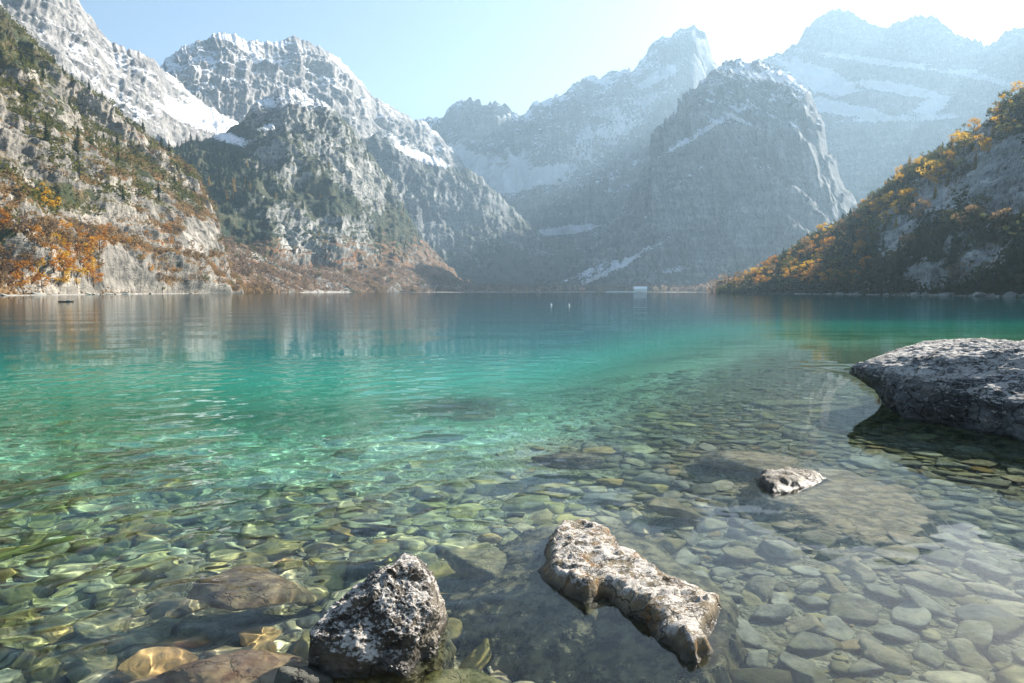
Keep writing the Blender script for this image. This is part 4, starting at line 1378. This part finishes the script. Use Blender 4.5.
def house(name, px, r, L_, W, H, RH, wall_m, roof_m, label, nwin, storeys, cat='house', rot=0.0):
    a = math.atan((px - CX) / FPX)
    e = bpy.data.objects.new(name, None)
    COL.objects.link(e)
    x, y = r * math.sin(a), r * math.cos(a)
    e.location = (x, y, float(lake_z(x, y)) - .2)
    e.rotation_euler = (0, 0, -a + rot)
    tag(e, label, cat)
    bm = bmesh.new()
    pr = [(-W / 2, 0), (-W / 2, H), (0, H + RH - .5), (W / 2, H), (W / 2, 0)]
    vs_ = [[bm.verts.new((sx, yy, zz)) for yy, zz in pr] for sx in (-L_ / 2, L_ / 2)]
    for i in range(5):
        j = (i + 1) % 5
        bm.faces.new((vs_[0][i], vs_[0][j], vs_[1][j], vs_[1][i]))
    bm.faces.new(vs_[0][::-1])
    bm.faces.new(vs_[1])
    me = bpy.data.meshes.new('wall')
    bm.to_mesh(me)
    bm.free()
    me.materials.append(wall_m)
    link('wall', me, e)
    rf = gable('roof', L_, W, RH, .6, roof_m, e, H)
    boxes('chimney', [(L_ * .2, W * .15, H + RH * .8, .9, .9, 2.0)], wall_m, rf)
    for s in range(storeys):
        for i in range(nwin):
            wx = -L_ / 2 + L_ * (i + .5) / nwin
            if s == 0 and i == nwin // 2:
                boxes('door', [(wx, -W / 2 - .03, 1.1, 1.2, .1, 2.2)], M_WOODB, e)
                continue
            boxes('window', [(wx, -W / 2 - .03, 1.6 + s * 2.9, 1.3, .1, 1.4)], M_GLASS, e)
    return e


house('house', 640, 1312, 24, 11, 6.4, 4.2, M_WALL, plain('pale_roof', (.80, .81, .82), .5, .05, .3), 'long white house with a pale roof standing on the far shore', 7, 2)
house('house', 582, 1316, 11, 8, 4.8, 3.4, M_WOODB, plain('rust_roof', (.30, .13, .07), .8), 'small brown wooden house on the far shore left of the white house', 3, 1)
house('boathouse', 342, 930, 10, 6, 3.2, 2.0, M_WALL, M_ROOFG, 'small white boathouse beside the pale beach on the far left shore', 3, 1, 'boathouse')
bw = boxes('quay_wall', [(0, 0, .6, 54, 1.0, 2.2), (0, -.2, 1.78, 54.4, 1.5, .16)], M_WALL)
qa = math.atan((620 - CX) / FPX)
bw.location = (1301 * math.sin(qa), 1301 * math.cos(qa), 0)
bw.rotation_euler = (0, 0, -qa)
tag(bw, 'low white quay wall along the water in front of the white house', 'quay wall')

# pale gravel beaches along the shores
def beach(px0, px1, width, hgt, name, mat, seed, n=120):
    pxs = np.linspace(px0, px1, n)
    a = np.arctan((pxs - CX) / FPX)
    r0 = np.interp(a, SH_A, SH_R)
    s = np.linspace(-1, 1, 14)
    S, A = np.meshgrid(s, a, indexing='ij')
    wv = width * (.5 + .7 * (noise(pxs / 7., seed, .5) + .5))
    ends = np.sin(np.linspace(0, math.pi, n)) ** .5
    Rg = r0[None] - 6 + S * np.maximum(wv * ends, .2)[None]
    X, Y = Rg * np.sin(A), Rg * np.cos(A)
    Z = hgt * (.4 + .4 * S) * ends[None] * (.6 + .5 * fbm(X / 7, Y / 7, X * 0 + seed, 3)) - .25
    o = link(name, mesh_np(name, np.stack([X, Y, Z], -1).reshape(-1, 3), grid_faces(*X.shape), (mat,)))
    o['kind'] = 'structure'


M_BEACH = NT('beach_gravel')
M_BEACH.principled(M_BEACH.ramp(M_BEACH.noise(M_BEACH.pos(), .4, 6, .7), [(.38, (.14, .13, .11)), (.62, (.40, .385, .35))]), .95, None, .1)
M_BEACH = M_BEACH.m
beach(-60, 235, 4, 1.5, 'beach_left', M_BEACH, 1)
beach(300, 352, 12, 6.0, 'beach_far_left', M_BEACH, 2)
beach(395, 600, 9, 2.2, 'beach_far', M_BEACH, 3)
beach(655, 716, 8, 2.0, 'beach_far_right', M_BEACH, 4)
beach(722, 1100, 4, 1.4, 'beach_right', M_BEACH, 5)

# rocks along the right shore
M_SHROCK = stone_material('shore_rock', [(.20, .20, .19), (.34, .33, .31), (.44, .43, .40)])
SHR = [mesh_np('shore_rock', *stone_shape(300 + i, 4, 10, .08), (M_SHROCK,)) for i in range(5)]
for k in range(64):
    px = rnd.uniform(770, 1060) if k < 46 else rnd.uniform(0, 230)
    a = math.atan((px - CX) / FPX)
    r = float(np.interp(a, SH_A, SH_R)) - rnd.uniform(2, 9)
    o = bpy.data.objects.new('shore_rock', SHR[k % 5])
    COL.objects.link(o)
    s = rnd.uniform(.8, 2.4)
    o.location = (r * math.sin(a), r * math.cos(a), s * .15)
    o.scale = (s * 1.4, s, s * .7)
    o.rotation_euler = (rnd.uniform(-.3, .3), rnd.uniform(-.3, .3), rnd.uniform(0, 6.28))
    if k < 46:
        tag(o, 'grey rock at the waterline below the right hill', 'rock', 'rocks along the foot of the right hill')
    else:
        tag(o, 'grey rock at the waterline below the left slope', 'rock', 'rocks along the foot of the left slope')

# two buoys
M_BUOY = plain('white_plastic', (.82, .82, .8), .4, .03)
M_BUOYD = plain('grey_rope_ring', (.3, .3, .3), .7)


def lathe(name, prof, mat, parent=None, n=24):
    th = np.linspace(0, 2 * math.pi, n, endpoint=False)
    V = np.array([[(r * math.cos(t), r * math.sin(t), z) for t in th] for r, z in prof])
    return link(name, mesh_np(name, V.reshape(-1, 3), grid_faces(len(prof), n, True), (mat,)), parent)


for i, (px, py, lab) in enumerate(((551, 305.5, 'white buoy on the open water, the left one of the pair'), (569, 305.5, 'white buoy on the open water, the right one of the pair'))):
    p = on_z(px, py)
    e = bpy.data.objects.new('buoy', None)
    COL.objects.link(e)
    e.location = (p[0], p[1], 0)
    e.scale = (.55, .55, .55)
    tag(e, lab, 'buoy', 'pair of white buoys on the open water')
    lathe('float', [(.001, -.2), (.14, -.17), (.22, -.02), (.21, .08), (.13, .18), (.06, .24), (.05, .42), (.045, .52), (.001, .54)], M_BUOY, e)
    lathe('collar', [(.205, -.03), (.245, -.03), (.25, .01), (.245, .05), (.205, .05)], M_BUOYD, e)

# low boat near the left shore
pb_ = on_z(66, 302)
e = bpy.data.objects.new('rowing_boat', None)
COL.objects.link(e)
e.location = (pb_[0], pb_[1], 0)
e.rotation_euler = (0, 0, R(28))
e.scale = (.55, .55, .55)
tag(e, 'low dark rowing boat with a white bundle drifting before the left shore', 'boat')
n = 40
u = np.linspace(-1, 1, n)
wd = .55 * (1 - np.abs(u) ** 2.6) + .02
hull = []
for s_, z_, k_ in ((0, -.22, .1), (.7, -.15, .6), (1.0, .22, 1.0), (.9, .22, .93), (.6, -.02, .6), (0, -.08, .05)):
    for sg in (1,):
        hull.append((s_, z_))
prof = [(-1, .24), (-.75, -.12), (0, -.24), (.75, -.12), (1, .24), (.9, .24), (.66, -.02), (0, -.1), (-.66, -.02), (-.9, .24)]
V = np.array([[(uu * 1.7, p_ * w_, z_ + .12 * abs(uu) ** 3) for p_, z_ in prof] for uu, w_ in zip(u, wd)])
M_BOAT = plain('dark_boat_boards', (.05, .04, .03), .6)
link('hull', mesh_np('hull', V.reshape(-1, 3), grid_faces(n, len(prof), True), (M_BOAT,)), e)
for sx in (-.7, .1, .8):
    boxes('bench', [(sx, 0, .14, .22, .84, .04)], plain('boat_bench', (.2, .14, .08), .7), e)
bd = sunk('x', 66, 302, .01, (.5, .3, .28), 51, M_BUOY, 0, sub=4)
bd.name = 'bundle'
FOOT.pop()
bd.location = (pb_[0] + .2, pb_[1] + .1, .22)
bd.scale = (.8, .8, .8)
tag(bd, 'white bundle lying in the low dark rowing boat', 'bundle')

# ------------------------------------------------------------------ sunken logs and weed
M_LOGD = plain('sunken_log_bark', (.05, .048, .035), .9, .4, 4)
M_LOGM = plain('mossy_log_bark', (.13, .14, .025), .95, .5, 5)
M_WEED = plain('brown_weed', (.13, .075, .035), .9, .4, 6)


def log(name, p0, p1, rad, mat, label, seed, stubs=3, cat='log', bend=.06):
    rng = np.random.default_rng(seed)
    p0, p1 = np.asarray(p0, float), np.asarray(p1, float)
    ax = p1 - p0
    ln = np.linalg.norm(ax)
    ax /= ln
    sd = np.cross(ax, (0, 0, 1))
    sd /= np.linalg.norm(sd)
    up = np.cross(sd, ax)
    e = bpy.data.objects.new(name, None)
    COL.objects.link(e)
    e.location = tuple(p0)
    tag(e, label, cat)

    def stick(nm, a0, a1, r0, r1, nn=40, m=20):
        t = np.linspace(0, 1, nn)[:, None]
        th = np.linspace(0, 6.2832, m, endpoint=False)[None]
        d = a1 - a0
        l = np.linalg.norm(d)
        d = d / l
        s = np.cross(d, (0.1, .2, 1))
        s /= np.linalg.norm(s)
        u_ = np.cross(s, d)
        r = (r0 + (r1 - r0) * t) * (1 + .22 * noise(t * 6 + seed, np.cos(th) * 1.5, np.sin(th) * 1.5)) * np.minimum(1, np.minimum(t, 1 - t) * 25 + .15)
        c = a0 + d * l * t + s * bend * l * np.sin(t * 3.1 + seed) + u_ * bend * .5 * l * np.sin(t * 5)
        V = c[:, None] + r[..., None] * (np.cos(th)[..., None] * s + np.sin(th)[..., None] * u_)
        return receiver(link(nm, mesh_np(nm, V.reshape(-1, 3), grid_faces(nn, m, True), (mat,)), e))
    stick('stem', np.zeros(3), p1 - p0, rad, rad * .6)
    for k in range(stubs):
        t = rng.uniform(.2, .9)
        a0 = (p1 - p0) * t
        d = sd * rng.choice([-1, 1]) * rng.uniform(.5, 1) + up * rng.uniform(.1, .8) + ax * rng.uniform(.2, .8)
        stick('branch', a0, a0 + d * ln * rng.uniform(.12, .3), rad * .4, rad * .12, 16, 10)
    return e


log('sunken_log', under(326, 390, -.45), under(368, 385, -.40), .11, M_LOGD, 'short dark sunken log in the emerald shallows', 1, 2)
log('sunken_log', under(-30, 566, -.22), under(78, 538, -.26), .055, M_LOGM, 'moss green sunken log lying across the bed at the left edge', 2, 3)
log('sunken_branch', under(-40, 500, -.28), under(62, 476, -.32), .10, M_WEED, 'brown sunken branch at the left edge beyond the moss green log', 3, 5, 'branch')
log('sunken_branch', under(62, 482, -.36), under(114, 464, -.4), .07, M_LOGM, 'green weedy sunken branch beside the brown sunken branch', 4, 3, 'branch')

# ------------------------------------------------------------------ air
zs_ = [(min(c[2] for c in o.bound_box), max(c[2] for c in o.bound_box)) for o in COL.objects if o.type == 'MESH' and o.get('kind') == 'structure']
HAZE_LO, HAZE_HI = min(z for z, _ in zs_) - 1, max(z for _, z in zs_) + 15


def haze_box():
    lo, hi = (-5300, -5300, HAZE_LO), (5300, 5300, HAZE_HI)
    print('HAZE', HAZE_LO, HAZE_HI)
    bm = bmesh.new()
    g = bmesh.ops.create_cube(bm, size=1)
    for v in g['verts']:
        v.co = Vector([(lo[i] + hi[i]) / 2 + v.co[i] * (hi[i] - lo[i]) for i in range(3)])
    me = bpy.data.meshes.new('haze')
    bm.to_mesh(me)
    bm.free()
    t = NT('haze_air')
    v = t.n('ShaderNodeVolumePrincipled')
    v.inputs['Color'].default_value = (.50, .74, .95, 1)
    v.inputs['Density Attribute'].default_value = ''
    v.inputs['Density'].default_value = .000135
    v.inputs['Anisotropy'].default_value = .3
    t.t.links.new(v.outputs[0], t.out.inputs['Volume'])
    me.materials.append(t.m)
    o = link('haze', me)
    o['kind'] = 'stuff'
    tag(o, 'pale blue sunlit haze filling the valley air', 'haze')


haze_box()
